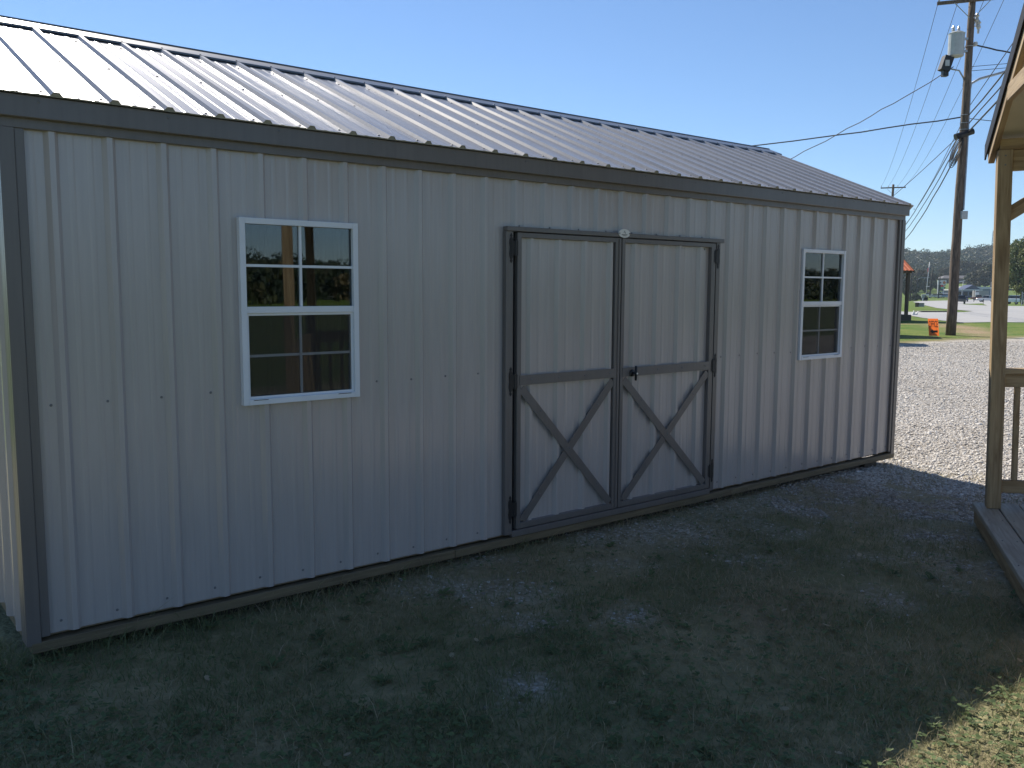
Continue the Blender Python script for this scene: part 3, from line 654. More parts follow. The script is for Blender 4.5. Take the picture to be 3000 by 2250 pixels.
# long dry straws and stems
x, y = scatter(1500, -2.4, 6.0, -4.6, 0.0, lambda x, y: cover(x, y)); n = len(x)
V1, F1, T1 = blades(x, y, rng.uniform(0.03, 0.13, n), rng.uniform(0.0015, 0.003, n), rng.uniform(0.02, 0.12, n), rng.uniform(0.75, 1, n))
np_mesh('dry_straw', V1, F1, M_grass, {'tint': T1}, kind='stuff'); tag(bpy.data.objects['dry_straw'], 'pale dry straws lying among the grass', 'straw')
# clover and broad-leaved weeds: flat lobes on short stalks
def lobes(x, y, z, r, tilt, tint, m=6):
    n = len(x); a = np.linspace(0, 2 * np.pi, m, endpoint=False); nz = rng.uniform(0, 2 * np.pi, n)
    u = np.stack([np.cos(nz), np.sin(nz), np.zeros(n)], 1); w_ = np.stack([-np.sin(nz) * np.cos(tilt), np.cos(nz) * np.cos(tilt), np.sin(tilt)], 1)
    c = np.stack([x, y, z], 1); V = c[:, None, :] + (u[:, None, :] * np.cos(a)[None, :, None] * 0.8 + w_[:, None, :] * np.sin(a)[None, :, None]) * r[:, None, None]
    return V.reshape(-1, 3), np.arange(n * m).reshape(n, m), np.repeat(tint, m)
def clover_field(x, y):
    f = sstep(0.42, 0.62, fbm(x, y, 0.9, 61)) * np.exp(-((x - 0.6) / 1.7) ** 2) + 1.3 * np.exp(-(((x - 2.75) / 0.5) ** 2 + ((y + 2.95) / 0.32) ** 2)) + 0.12
    return np.clip(f, 0, 1) * np.clip(1 - 1.3 * gravel_field(x, y), 0, 1)
x, y = scatter(26000, -2.4, 5.0, -4.7, 0.0, clover_field); n = len(x); z0 = ground_z(x, y) + rng.uniform(0.008, 0.045, n)
parts = []
for k in range(3):
    a = rng.uniform(0, 2 * np.pi, n) if k == 0 else a + 2.09
    rr_ = rng.uniform(0.006, 0.012, n)
    parts.append(lobes(x + np.cos(a) * rr_, y + np.sin(a) * rr_, z0 + rng.uniform(-0.002, 0.003, n), rr_, rng.uniform(-0.5, 0.5, n), np.clip(rng.normal(0.5, 0.25, n), 0, 1)))
off = 0; Vs, Fs, Ts = [], [], []
for v, f, t in parts: Vs.append(v); Fs.append(f + off); Ts.append(t); off += len(v)
np_mesh('clover', np.concatenate(Vs), np.concatenate(Fs), M_clover, {'tint': np.concatenate(Ts)}, kind='stuff'); tag(bpy.data.objects['clover'], 'low clover leaves spread through the grass', 'clover')
# plantain rosettes: long flat leaves round a centre
V = []; Fq = []; T = []
cx, cy = scatter(420, -2.2, 4.8, -4.4, -0.05, lambda x, y: np.clip(0.15 + 0.9 * np.exp(-((x - 0.7) / 1.3) ** 2), 0, 1) * np.clip(1 - gravel_field(x, y), 0, 1))
for X, Y in zip(cx, cy):
    zc = float(ground_z(np.array([X]), np.array([Y]))[0]); tt = rng.uniform(0.1, 0.7); k = rng.integers(5, 10); R_ = rng.uniform(0.03, 0.065)
    for q in range(k):
        a = q * 2.4 + rng.uniform(-0.3, 0.3); L = R_ * rng.uniform(0.6, 1.1); wd_ = L * rng.uniform(0.2, 0.32); d = np.array([math.cos(a), math.sin(a)]); p = np.array([-d[1], d[0]]); lift = rng.uniform(0.15, 0.6) * L
        b0 = len(V)
        for (s_, w_, z_) in ((0.1, 0.15, 0.0), (0.55, 1.0, 0.8), (1.0, 0.1, 0.9)):
            c = np.array([X, Y]) + d * L * s_
            V.append((*(c - p * wd_ * w_), zc + 0.005 + lift * z_)); V.append((*(c + p * wd_ * w_), zc + 0.005 + lift * z_))
        Fq += [(b0, b0 + 1, b0 + 3, b0 + 2), (b0 + 2, b0 + 3, b0 + 5, b0 + 4)]; T += [tt] * 6
np_mesh('plantain_weeds', np.array(V), np.array(Fq), M_clover, {'tint': np.array(T)}, kind='stuff'); tag(bpy.data.objects['plantain_weeds'], 'broad-leaved weed rosettes growing in the grass', 'weeds')
# crushed stone: faceted chips
def chips(x, y, size, tint, zf):
    n = len(x)
    base = np.array([(1, 0, 0), (-1, 0, 0), (0, 1, 0), (0, -1, 0), (0, 0, 1), (0, 0, -1)], float)
    tri = np.array([(0, 2, 4), (2, 1, 4), (1, 3, 4), (3, 0, 4), (2, 0, 5), (1, 2, 5), (3, 1, 5), (0, 3, 5)])
    V = base[None] * rng.uniform(0.55, 1.25, (n, 6, 1)) + rng.normal(0, 0.22, (n, 6, 3))
    V[:, :, 2] *= 0.5; V *= size[:, None, None] * rng.uniform(0.7, 1.3, (n, 1, 3))
    a = rng.uniform(0, 2 * np.pi, n); c, s_ = np.cos(a)[:, None], np.sin(a)[:, None]
    X_, Y_ = V[:, :, 0] * c - V[:, :, 1] * s_, V[:, :, 0] * s_ + V[:, :, 1] * c
    V = np.stack([X_ + x[:, None], Y_ + y[:, None], V[:, :, 2] + (zf + size * rng.uniform(-0.15, 0.35, n))[:, None]], 2)
    return V.reshape(-1, 3), (np.arange(n)[:, None, None] * 6 + tri[None]).reshape(-1, 3), np.repeat(tint, 6)
def stone_mat():
    m, t, b = nodes('crushed_limestone')
    a = N(t, 'ShaderNodeAttribute', attribute_name='tint'); r = ramp(t, a.outputs['Fac'], [(0.0, (0.34, 0.30, 0.25)), (0.4, (0.56, 0.515, 0.455)), (0.8, (0.70, 0.665, 0.61)), (1.0, (0.78, 0.75, 0.70))])
    n_ = noise(t, coords(t), 90, 3); mm = N(t, 'ShaderNodeMix', data_type='RGBA', blend_type='MULTIPLY'); mm.inputs[0].default_value = 0.15
    t.links.new(r.outputs[0], mm.inputs[6]); t.links.new(n_.outputs[0], mm.inputs[7]); t.links.new(mm.outputs[2], b.inputs['Base Color']); b.inputs['Roughness'].default_value = 0.9; b.inputs['Specular IOR Level'].default_value = 0.25
    return m
M_stone = stone_mat()
xs_, ys_, ss_ = [], [], []
x, y = scatter(60000, 0.2, 8.0, -3.6, 0.5, lambda x, y: gravel_field(x, y) ** 1.3 * 0.9); xs_.append(x); ys_.append(y); ss_.append(rng.gamma(5, 0.00125, len(x)) + 0.002)
# strewn over the open lot, thinning with distance
W_ = 5.5 + 24 * rng.random(150000) ** 1.3; L_ = W_ * rng.uniform(0.30, 0.74, len(W_)); x, y = fromwl(W_, L_)
k = ((x > 6.4) | (gravel_field(x, y) > 0.5)) & (W_ < edgeW(L_) - 0.4) & ~in_shed(x, y) & ~under_deck(x, y); x, y, W_ = x[k], y[k], W_[k]
xs_.append(x); ys_.append(y); ss_.append((rng.gamma(4, 0.0020, len(x)) + 0.004) * (1 + 0.015 * (W_ - 6)))
x, y, sz = np.concatenate(xs_), np.concatenate(ys_), np.concatenate(ss_)
zf = np.where((x < 14), ground_z(x, y), -0.166)
V1, F1, T1 = chips(x, y, sz, np.clip(np.where(x < 6.2, 0.30, 0.58) + 0.5 * (fbm(x, y, 0.55, 77) - 0.5) + rng.normal(0, 0.26, len(x)), 0, 1), zf)
np_mesh('gravel', V1, F1, M_stone, {'tint': T1}, kind='stuff'); tag(bpy.data.objects['gravel'], 'loose pale crushed limestone strewn over the lot', 'gravel')

# ------------------------------------------------------------------ utility poles and wires
def cyl(mb, c, r, h, n=12, ax=(0, 0, 1)):
    a = Vector(ax); c = Vector(c); mb.tube([c, c + a * h], r, n)
LD = Vector((55.4, 32.4, 0)).normalized(); XD = Vector((LD.y, -LD.x, 0))      # along the line, across it
def utility_pole(base, top, label, full=True, group=None):
    base, top = Vector(base), Vector(top); p = empty('utility_pole', base, label, 'pole', group); d = (top - base); u = d.normalized()
    m = MB(); pts, rs = [], []
    for k in range(15):
        t = k / 14; j = Vector((random.uniform(-1, 1), random.uniform(-1, 1), 0)) * 0.012
        pts.append(base - u * 0.3 * (k == 0) + d * t + j * (0 < k < 14)); rs.append(0.185 - 0.065 * t)
    m.tube(pts, rs, 12); sh = m.build('shaft', M_pole, p, smooth=True)
    at = lambda h: base + u * h
    ca = at(d.length - 0.35)
    m = MB(); m.obox(ca - LD * 0.16, XD, LD, UP, 1.22, 0.045, 0.058); m.build('crossarm', M_pole, p)
    for sg in (-1, 1):
        m = MB(); m.tube([ca - LD * 0.20 + XD * sg * 0.62 - UP * 0.05, ca - LD * 0.17 - UP * 0.72], 0.016, 6); m.build('arm_brace', M_zinc, p)
    for o_ in (-1.15, -0.45, 0.45, 1.15):
        m = MB(); q = ca - LD * 0.16 + XD * o_ + UP * 0.058; m.tube([q, q + UP * 0.06, q + UP * 0.07, q + UP * 0.11, q + UP * 0.12, q + UP * 0.17], [0.02, 0.02, 0.05, 0.04, 0.055, 0.025], 8); m.build('insulator', M_porc, p, smooth=True)
    if not full: return p
    lf = -cr.copy(); lf.z = 0; lf.normalize(); nr = -cf.copy(); nr.z = 0; nr.normalize(); rt = -lf
    # transformer can with bushings
    c = at(10.55) + lf * 0.52 + nr * 0.05; m = MB(); m.tube([c, c + UP * 0.03, c + UP * 0.80, c + UP * 0.84, c + UP * 0.90], [0.26, 0.285, 0.285, 0.30, 0.20], 18); tr = m.build('transformer', M_trafo, p, smooth=False)
    for k, a in enumerate((0.0, 2.2)):
        q = c + UP * 0.88 + Vector((math.cos(a), math.sin(a), 0)) * 0.13; m = MB(); m.tube([q, q + UP * 0.06, q + UP * 0.08, q + UP * 0.16, q + UP * 0.18, q + UP * 0.26], [0.05, 0.05, 0.065, 0.045, 0.06, 0.02], 8); m.build('bushing', M_porc, tr)
    for h in (0.2, 0.65):
        m = MB(); m.obox(c + UP * h - lf * 0.30, lf, nr, UP, 0.12, 0.05, 0.04); m.build('bracket', M_zinc, tr)
    # floodlight on a bent conduit arm
    q0 = at(9.75) + lf * 0.14; m = MB(); m.tube([q0 - UP * 0.3, q0, q0 + lf * 0.18 + UP * 0.28, q0 + lf * 0.62 + UP * 0.36], 0.03, 8); fl = m.build('lamp_arm', M_zinc, p, smooth=True)
    h0 = q0 + lf * 0.70 + UP * 0.52; m = MB(); m.obox(h0, (lf + UP * 0.3).normalized(), nr, (UP - lf * 0.3).normalized(), 0.17, 0.16, 0.27); m.obox(h0 - UP * 0.34 + lf * 0.02, lf, nr, UP, 0.10, 0.10, 0.12); m.build('floodlight', M_black, p)
    m = MB(); m.obox(h0 + nr * 0.165 + lf * 0.02, lf, nr, UP, 0.08, 0.006, 0.11); m.build('lens', M_trafo, p)
    # cutout and insulators on the far side of the shaft
    for h, r_, kind in ((11.98, 0.22, 0), (11.72, 0.30, 0), (11.05, 0.22, 1)):
        q = at(h) + rt * r_; m = MB()
        if kind == 0:
            m.tube([q + UP * 0.22, q + UP * 0.12, q + UP * 0.08, q - UP * 0.05, q - UP * 0.1, q - UP * 0.26], [0.03, 0.09, 0.05, 0.09, 0.05, 0.04], 8); m.tube([at(h), q], 0.02, 6); m.build('fuse_cutout', M_porc, p)
        else:
            m.tube([q - nr * 0.08, q - nr * 0.03, q + nr * 0.03, q + nr * 0.08], [0.05, 0.09, 0.09, 0.05], 8); m.tube([at(h), q], 0.02, 6); m.build('spool_insulator', M_porc, p)
    # street-lamp bracket reaching towards the road
    q0 = at(9.55) + rt * 0.12; m = MB(); m.tube([q0 - UP * 0.35, q0 + rt * 0.04, q0 + rt * 0.35 + UP * 0.18, q0 + rt * 1.0 + UP * 0.36, q0 + rt * 1.9 + UP * 0.60], 0.045, 8); m.build('street_lamp_bracket', M_zinc, p, smooth=True)
    m = MB(); q = q0 + rt * 2.2 + UP * 0.64; m.tube([q - rt * 0.35, q - rt * 0.2, q + rt * 0.2, q + rt * 0.4], [0.06, 0.13, 0.15, 0.05], 10); m.build('street_lamp_head', M_trafo, p, smooth=True)
    # splice case with its coil of spare cable, conduit, meter box
    q = at(7.62) + nr * 0.14 + lf * 0.02; m = MB(); m.tube([q - rt * 0.36 - UP * 0.12, q + rt * 0.30 + UP * 0.10], 0.12, 10); m.build('splice_case', M_black, p)
    for k in range(5):
        a0 = 0.5 + 0.12 * k; m = MB(); cc = at(7.0 - 0.02 * k) + lf * (0.22 + 0.03 * k) + nr * (0.12 + 0.02 * k)
        m.tube([cc + lf * (0.07 + 0.025 * k) * math.cos(t_) + UP * (0.34 + 0.06 * k) * math.sin(t_) - lf * 0.16 * math.sin(t_) for t_ in np.linspace(0, 2 * math.pi, 18)], 0.016, 5, cap=False); m.build('cable_loop', M_cable, p, smooth=True)
    m = MB(); m.tube([at(9.9) + rt * 0.10 + nr * 0.08, at(7.0) + rt * 0.13 + nr * 0.10, at(4.75) + rt * 0.13 + nr * 0.12], 0.028, 6); m.build('conduit', M_zinc, p)
    m = MB(); q = at(4.55) + rt * 0.12 + nr * 0.20; m.obox(q, rt, nr, UP, 0.115, 0.06, 0.15); m.build('meter_box', M_trafo, p, bevel=0.01)
    for h in (8.35, 8.05, 7.80, 10.95): m = MB(); q = at(h); m.tube([q + Vector((math.cos(a) * 0.155, math.sin(a) * 0.155, 0)) for a in np.linspace(0, 2 * math.pi, 13)], 0.012, 5, cap=False); m.build('clamp_band', M_zinc, p)
    return p
PB, PT = Vector((33.13, 11.39, -0.17)), Vector((34.55, 11.95, 12.75))
FB, FT = Vector((88.6, 43.75, -0.5)), Vector((89.9, 44.2, 12.6))
NB, NT = Vector((-22.4, -21.0, -0.16)), Vector((-22.2, -20.9, 12.4))
utility_pole(PB, PT, 'weathered leaning utility pole with transformer can beside the orange sign')
utility_pole(FB, FT, 'farther utility pole whose crossarm shows just above the shed roof', False)
pu = (PT - PB).normalized(); fu = (FT - FB).normalized()
def wire(name, pts, r, label, cat='cable', sag=0.0, n=18, wob=0.0, group=None):
    P = [Vector(p) for p in pts]; out = []
    for a, b in zip(P[:-1], P[1:]):
        for k in range(n + (b == P[-1])):
            t = k / n; q = a.lerp(b, t) - UP * sag * 4 * t * (1 - t)
            if wob: q += Vector((random.uniform(-1, 1), random.uniform(-1, 1), random.uniform(-1, 1))) * wob
            out.append(q)
    m = MB(); m.tube(out, r, 5); o = m.build(name, M_cable, None, origin=tuple(out[0]), smooth=True); return tag(o, label, cat, group)
caP, caF = PB + pu * ((PT - PB).length - 0.35) - LD * 0.16, FB + fu * ((FT - FB).length - 0.35) - LD * 0.16
BK = Vector((-22.2, -20.9, 12.2))
for o_, wh in ((-1.15, 'outer insulator on the shed side'), (-0.45, 'inner insulator on the shed side'), (0.45, 'inner insulator on the road side'), (1.15, 'outer insulator on the road side')):
    wire('power_line', [caF + XD * o_ + UP * 0.2, caP + XD * o_ + UP * 0.2], 0.010, 'bare power line between the poles from the ' + wh, sag=1.0, group='power lines between the two poles')
    wire('power_line', [caP + XD * o_ + UP * 0.2, BK + XD * o_], 0.010, 'bare power line over the porch from the ' + wh, sag=0.9, group='power lines over the porch')
for hP, hF, r, off, wh in ((8.75, 7.6, 0.013, 0.02, 'topmost'), (8.35, 7.1, 0.022, -0.02, 'second highest'), (8.05, 6.75, 0.022, 0.0, 'second lowest'), (7.72, 6.2, 0.028, 0.02, 'lowest')):
    wire('telephone_cable', [FB + fu * hF, PB + pu * hP + XD * 0.16], r, wh + ' telephone cable sagging between the far pole and the leaning pole', sag=0.9 + off * 10, wob=0.02, group='telephone cables')
for hP, hB, r, wh in ((8.75, 9.6, 0.014, 'topmost'), (8.35, 8.3, 0.026, 'second highest'), (8.05, 7.9, 0.022, 'second lowest'), (7.72, 7.3, 0.030, 'lowest')):
    wire('telephone_cable', [PB + pu * hP + XD * 0.16, Vector((-22.2, -20.9, hB))], r, wh + ' telephone cable climbing from the leaning pole over the porch roof', sag=0.7, wob=0.015, group='telephone cables over the porch')
wire('service_drop', [PB + pu * 10.15 - Vector(cr) * 0.55, (29.0, 23.5, 4.2)], 0.017, 'twisted service cable dropping steeply from the floodlight to behind the roof', sag=0.3, wob=0.035, n=30)
wire('service_drop', [PB + pu * 8.3, (29.5, 27.8, 7.6)], 0.026, 'thick black cable running almost level from the pole to the shed ridge', sag=0.15, wob=0.02)
wire('service_drop', [PB + pu * 7.75, (60, 33, 5.2)], 0.014, 'thin dark cable slanting down from the pole splice case', sag=0.4)
wire('service_drop', [PB + pu * 11.0 + Vector(cr) * 0.25, (37.8, 8.6, 10.1)], 0.030, 'short black cable sloping down from the pole behind the porch roof', sag=0.12, wob=0.01)
for k in (0, 1): wire('service_drop', [PB + pu * (10.18 - 0.16 * k), (41.0, 6.8, 10.75 - 0.16 * k)], 0.011, ('upper', 'lower')[k] + ' of two thin level wires running from pole to porch roof', group='paired level wires')
wire('service_drop', [PB + pu * 8.25, (40.5, 8.3, 7.95)], 0.014, 'thin clamped wire leaving the pole level behind the porch roof', sag=0.1)

# ------------------------------------------------------------------ OFFICE sign
def text_mesh(txt, size, xs=1.0):
    cu_ = bpy.data.curves.new('t', 'FONT'); cu_.body = txt; cu_.size = size; cu_.extrude = 0.002; cu_.align_x = 'CENTER'; cu_.offset = 0.0018
    o = bpy.data.objects.new('t', cu_); COL.objects.link(o); dg = bpy.context.evaluated_depsgraph_get(); dg.update()
    me = bpy.data.meshes.new_from_object(o.evaluated_get(dg)); bpy.data.objects.remove(o)
    for v in me.vertices: v.co.x *= xs
    return me
sg = empty('yard_sign', (31.39, 11.18, -0.16), 'orange OFFICE yard sign with a black left arrow', 'sign')
fr_ = Vector((0.777, -0.63, 0)); fn = Vector((-0.63, -0.777, 0))                # across its face, out of its face
tl = math.radians(7.5); sx = fr_ * math.cos(tl) - UP * math.sin(tl) ; sx = (fr_ * math.cos(tl) + UP * -math.sin(tl)).normalized(); sy = (UP * math.cos(tl) + fr_ * math.sin(tl)).normalized()
sx, sy = fr_, (UP - fr_ * 0.10 - fn * 0.05).normalized()
c0 = WL[sg.name] + UP * 0.02 + sy * 0.33
def sp(x, y, d=0.0): return c0 + sx * x + sy * y + fn * d
m = MB(); m.add([sp(-0.185, -0.315), sp(0.185, -0.315), sp(0.185, 0.315), sp(-0.185, 0.315)], [(0, 1, 2, 3)]); m.build('board', M_orange, sg)
for X in (-0.1, 0.1): m = MB(); m.tube([sp(X, -0.36, -0.008), sp(X, 0.1, -0.008)], 0.004, 5); m.build('stake', M_zinc, sg)
me = text_mesh('OFFICE', 0.150, 1.0); w_ = max(v.co.x for v in me.vertices) - min(v.co.x for v in me.vertices); kx = 0.325 / w_
for v in me.vertices:
    x_, y_, z_ = v.co; v.co = sp(x_ * kx, 0.0 + y_ * 2.25, 0.004 + z_) - WL[sg.name]
link('lettering', me, M_ink, sg)
m = MB(); m.prism([sp(x_, y_, 0.0045) for x_, y_ in ((-0.135, -0.155), (-0.03, -0.075), (-0.03, -0.115), (0.14, -0.115), (0.14, -0.195), (-0.03, -0.195), (-0.03, -0.235))], (0, 0, 0), fn * 0.002); m.build('arrow', M_ink, sg)

# ------------------------------------------------------------------ orange-roofed cabin behind the shed
cb = empty('porch_cabin', (44.2, 19.6, -0.17), 'small brown porch cabin with orange ribbed metal roof behind the shed', 'cabin')
G1 = Vector((0.86, -0.51, 0)).normalized(); G2 = Vector((G1.y * -1, G1.x, 0)); O = Vector((47.06, 20.26, -0.18))          # front right post; G1 to the right along the eave, G2 away
def cp(a, b, z): return O + G1 * a + G2 * b + UP * z
m = MB(); m.obox(cp(-2.4, 1.6, 0.20), G1, G2, UP, 2.6, 1.8, 0.16); m.build('floor', M_brownwood, cb)
for a in (0, -2.4, -4.8): m = MB(); m.obox(cp(a, 0, 1.36), G1, G2, UP, 0.075, 0.075, 1.28); m.build('post', M_brownwood, cb)
m = MB(); m.obox(cp(-2.4, 0, 2.74), G1, G2, UP, 2.6, 0.06, 0.10); m.build('eave_beam', M_brownwood, cb)
m = MB(); m.obox(cp(-2.4, 3.4, 1.5), G1, G2, UP, 2.6, 0.06, 1.3); m.build('wall', M_brownwood, cb)
prof, f = rib_profile(-5.2, 0.12, [-5.1 + k * RB for k in range(25)], 0.03, 0.05, 0.025)
m = MB(); sl_ = 0.62
for (xa, da), (xb, db) in zip(prof[:-1], prof[1:]): m.add([cp(xa, -0.35, 2.78 + da), cp(xb, -0.35, 2.78 + db), cp(xb, 2.6, 2.78 + 2.95 * sl_ + db), cp(xa, 2.6, 2.78 + 2.95 * sl_ + da)], [(0, 1, 2, 3)])
m.build('roof_panel', M_oroof, cb)
m = MB()
for (xa, da), (xb, db) in zip(prof[:-1], prof[1:]): m.add([cp(xa, 5.55, 2.78 + da), cp(xb, 5.55, 2.78 + db), cp(xb, 2.6, 2.78 + 2.95 * sl_ + db), cp(xa, 2.6, 2.78 + 2.95 * sl_ + da)], [(0, 1, 2, 3)])
m.build('roof_panel', M_oroof, cb)
m = MB(); m.prism([cp(0.13, -0.36, 2.66), cp(0.13, -0.36, 2.79), cp(0.13, 2.6, 2.79 + 2.96 * sl_), cp(0.13, 2.6, 2.66 + 2.96 * sl_)], (0, 0, 0), G1 * 0.03); m.build('rake_trim', M_brownwood, cb)

def small_shed(x0, x1, y0, y1, h, label):
    c = empty('display_shed', ((x0 + x1) / 2, y0, -0.16), label, 'shed'); xm = (x0 + x1) / 2; rz = h + (x1 - x0) * 0.32
    MB().box(x0, x1, y0, y1, -0.1, h).build('wall', M_brownwood, c)
    MB().box(x0 + 0.1, x1 - 0.1, y0 + 0.1, y1 - 0.1, -0.17, -0.1).build('skid', M_skid, c)
    for sg_ in (-1, 1):
        e = xm + sg_ * ((x1 - x0) / 2 + 0.2); m = MB(); m.prism([(xm, y0 - 0.15, rz), (e, y0 - 0.15, h - 0.1), (e, y1 + 0.15, h - 0.1), (xm, y1 + 0.15, rz)], (0, 0, 0), (0, 0, 0.05)); m.build('roof_panel', M_darkroof, c)
    m = MB(); m.prism([(x0, y0 + 0.01, h), (x1, y0 + 0.01, h), (xm, y0 + 0.01, rz - 0.02)], (0, 0, 0), (0, 0.03, 0)); m.build('gable', M_brownwood, c)
    MB().box(xm - 0.5, xm + 0.5, y0 - 0.03, y0 - 0.002, 0.0, 1.9).build('door', M_timber, c)
small_shed(29.6, 32.0, 13.9, 17.0, 2.2, 'brown display shed hidden behind the grey shed, nearer the road')
small_shed(25.0, 27.0, 11.7, 14.5, 2.0, 'brown display shed hidden behind the grey shed, nearer the gravel')

# ------------------------------------------------------------------ roadside things
fx = Vector((0.777, -0.63, 0)); fy = Vector((-0.63, -0.777, 0))       # across and towards the yard
def lab(name, loc, label, cat, group=None): return empty(name, (loc[0], loc[1], gz(loc[0], loc[1])), label, cat, group)
# concrete culvert mouth under the drive
c = lab('culvert', (74.8, 31.9), 'dark low culvert mouth under the drive edge by the road', 'culvert'); q = WL[c.name]
m = MB(); m.obox(q + UP * 0.02 - fy * 0.6, fx, fy, UP, 1.15, 0.5, 0.06); m.build('slab', M_conc, c); m = MB(); m.obox(q + UP * -0.02, fx, fy, UP, 1.05, 0.09, 0.10); m.build('opening', M_black, c)  # solid black block paints the shadow inside the culvert mouth
# changeable letter board on wheels
c = lab('letter_board', (108.3, 49.7), 'low white letter board standing on the roadside grass', 'sign'); q = WL[c.name]
m = MB(); m.obox(q + UP * 0.30 + fx * 0.12, fx, fy, UP, 0.36, 0.05, 0.24); m.build('board', simple('sign_white', (0.55, 0.54, 0.50), 0.6), c)
for k, (x0_, x1_) in enumerate(((-0.20, 0.42), (-0.22, 0.38), (-0.10, 0.40))):
    m = MB(); xx = x0_
    while xx < x1_: m.obox(q + UP * (0.45 - k * 0.15) + fx * xx + fy * 0.053, fx, fy, UP, 0.022, 0.004, 0.042); xx += 0.064
    m.build('letter_row', M_ink, c)
m = MB(); m.obox(q + UP * 0.30 - fx * 0.42, (fx * 0.6 + fy * 0.8), (fy * 0.6 - fx * 0.8), UP, 0.22, 0.03, 0.27); m.build('side_panel', M_brownwood, c)
# white scrap by the drive
m = MB(); q = Vector((61.2, 26.8, gz(61.2, 26.8)))
m.prism([q + fx * -0.25 + UP * 0.02, q + fx * -0.12 + UP * 0.33, q + UP * 0.06, q + fx * 0.2 + UP * 0.28, q + fx * 0.12 + UP * 0.0], (0, 0, 0), fy * 0.08)
tag(m.build('paper_bag', M_plate, None, origin=tuple(q)), 'crumpled white paper bag lying at the edge of the drive', 'bag')
# flat leaf-like vehicles built from one pattern
def car(loc, ang, col, label, kind='suv', cat='car', group=None, sc=1.0):
    c = empty(kind, (loc[0], loc[1], gz(loc[0], loc[1]) + 0.03), label, cat, group); q = WL[c.name]
    d = Vector((math.cos(ang), math.sin(ang), 0)); s_ = Vector((-d.y, d.x, 0)); mt = simple('car_paint_' + label[:12].replace(' ', '_'), col, 0.25, var=0.03, coat=0.6)
    P3 = lambda x, y, z: q + (d * x + s_ * y + UP * z) * sc
    if kind == 'pickup': body = [(-2.7, .45), (-2.7, 1.05), (-0.75, 1.08), (-0.6, 1.12), (0.9, 1.12), (2.4, 1.02), (2.7, .85), (2.7, .45)]; cabp = [(-0.75, 1.09), (-0.6, 1.78), (0.55, 1.80), (1.25, 1.12)]
    elif kind == 'sedan': body = [(-2.3, .38), (-2.3, .92), (-1.5, .98), (1.0, .95), (2.1, .80), (2.3, .6), (2.3, .38)]; cabp = [(-1.7, .96), (-1.0, 1.42), (0.4, 1.44), (1.15, .95)]
    else: body = [(-2.3, .45), (-2.35, 1.05), (-2.2, 1.12), (1.05, 1.10), (2.15, .98), (2.35, .75), (2.35, .45)]; cabp = [(-2.2, 1.11), (-2.0, 1.72), (0.35, 1.75), (1.15, 1.10)]
    m = MB(); m.prism([P3(x, -0.92, z) for x, z in body], (0, 0, 0), s_ * 1.84 * sc); bo = m.build('body', mt, c, bevel=0.05 * sc)
    m = MB(); n_ = len(cabp)
    m.add([P3(x, sg_ * (0.86 if i in (0, n_ - 1) else 0.70), z) for sg_ in (-1, 1) for i, (x, z) in enumerate(cabp)], [(3, 2, 1, 0), (4, 5, 6, 7), (0, 1, 5, 4), (1, 2, 6, 5), (2, 3, 7, 6)]); m.build('windows', M_carglass, c)
    m = MB(); zt = cabp[1][1]; m.add([P3(x, y, zt + 0.012) for x, y in ((cabp[1][0] - .02, -.71), (cabp[2][0] + .02, -.71), (cabp[2][0] + .02, .71), (cabp[1][0] - .02, .71))] + [P3(x, y, zt + 0.05) for x, y in ((cabp[1][0] + .1, -.6), (cabp[2][0] - .1, -.6), (cabp[2][0] - .1, .6), (cabp[1][0] + .1, .6))], [(0, 1, 5, 4), (1, 2, 6, 5), (2, 3, 7, 6), (3, 0, 4, 7), (4, 5, 6, 7)]); m.build('roof', mt, c)
    for x in (-1.45, 1.45):
        for y in (-0.86, 0.68):
            m = MB(); m.tube([P3(x, y, 0.34), P3(x, y + 0.2, 0.34)], 0.35 * sc, 14); wh = m.build('wheel', M_rubber, c)
            m = MB(); m.tube([P3(x, y - 0.01 if y < 0 else y + 0.2, 0.34), P3(x, y if y < 0 else y + 0.21, 0.34)], 0.19 * sc, 10); m.build('rim', M_zinc, wh)
    for y in (-0.68, 0.68):
        m = MB(); m.obox(P3(body[-1][0] - 0.02, y, 0.78), d, s_, UP, 0.04, 0.16, 0.07); m.build('headlight', M_plate, c)
        m = MB(); m.obox(P3(body[0][0] + 0.0, y, 0.88), d, s_, UP, 0.03, 0.10, 0.09); m.build('tail_light', simple('red_lens', (0.35, 0.02, 0.02), 0.3) if 'red_lens' not in MATS else MATS['red_lens'], c)
    return c
rd = math.atan2(0.45, 0.893)
car((188.4, 80.8), rd, (0.05, 0.06, 0.08), 'dark suv driving away, half hidden by the leaning pole')
car((261.5, 112.5), rd, (0.07, 0.10, 0.16), 'dark blue sedan on the road beyond the dark suv', 'sedan')
car((314.9, 131.3), rd + 1.45, (0.16, 0.03, 0.03), 'dark red pickup parked before the grey trailer', 'pickup', 'truck')
car((258.7, 105.0), rd + 1.2, (0.62, 0.63, 0.65), 'white pickup standing beside the road island', 'pickup', 'truck')
car((345.6, 163.5), rd + 1.5, (0.70, 0.70, 0.71), 'white pickup parked beside the white lamp mast', 'pickup', 'truck')
car((336.2, 156.8), rd + 1.5, (0.66, 0.64, 0.58), 'cream sedan parked beside the dark station pole', 'sedan')
car((342.7, 158.1), rd + 1.5, (0.30, 0.33, 0.36), 'grey sedan parked behind the price sign', 'sedan')
car((340.0, 154.7), rd + 1.5, (0.22, 0.36, 0.52), 'light blue sedan parked before the station shop', 'sedan')
car((186, 69.6), 1.25, (0.30, 0.42, 0.55), 'pale blue van parked under the big tree', 'suv', 'van')
car((190, 66.6), 1.25, (0.45, 0.50, 0.55), 'silver pickup parked under the big tree', 'pickup', 'truck')
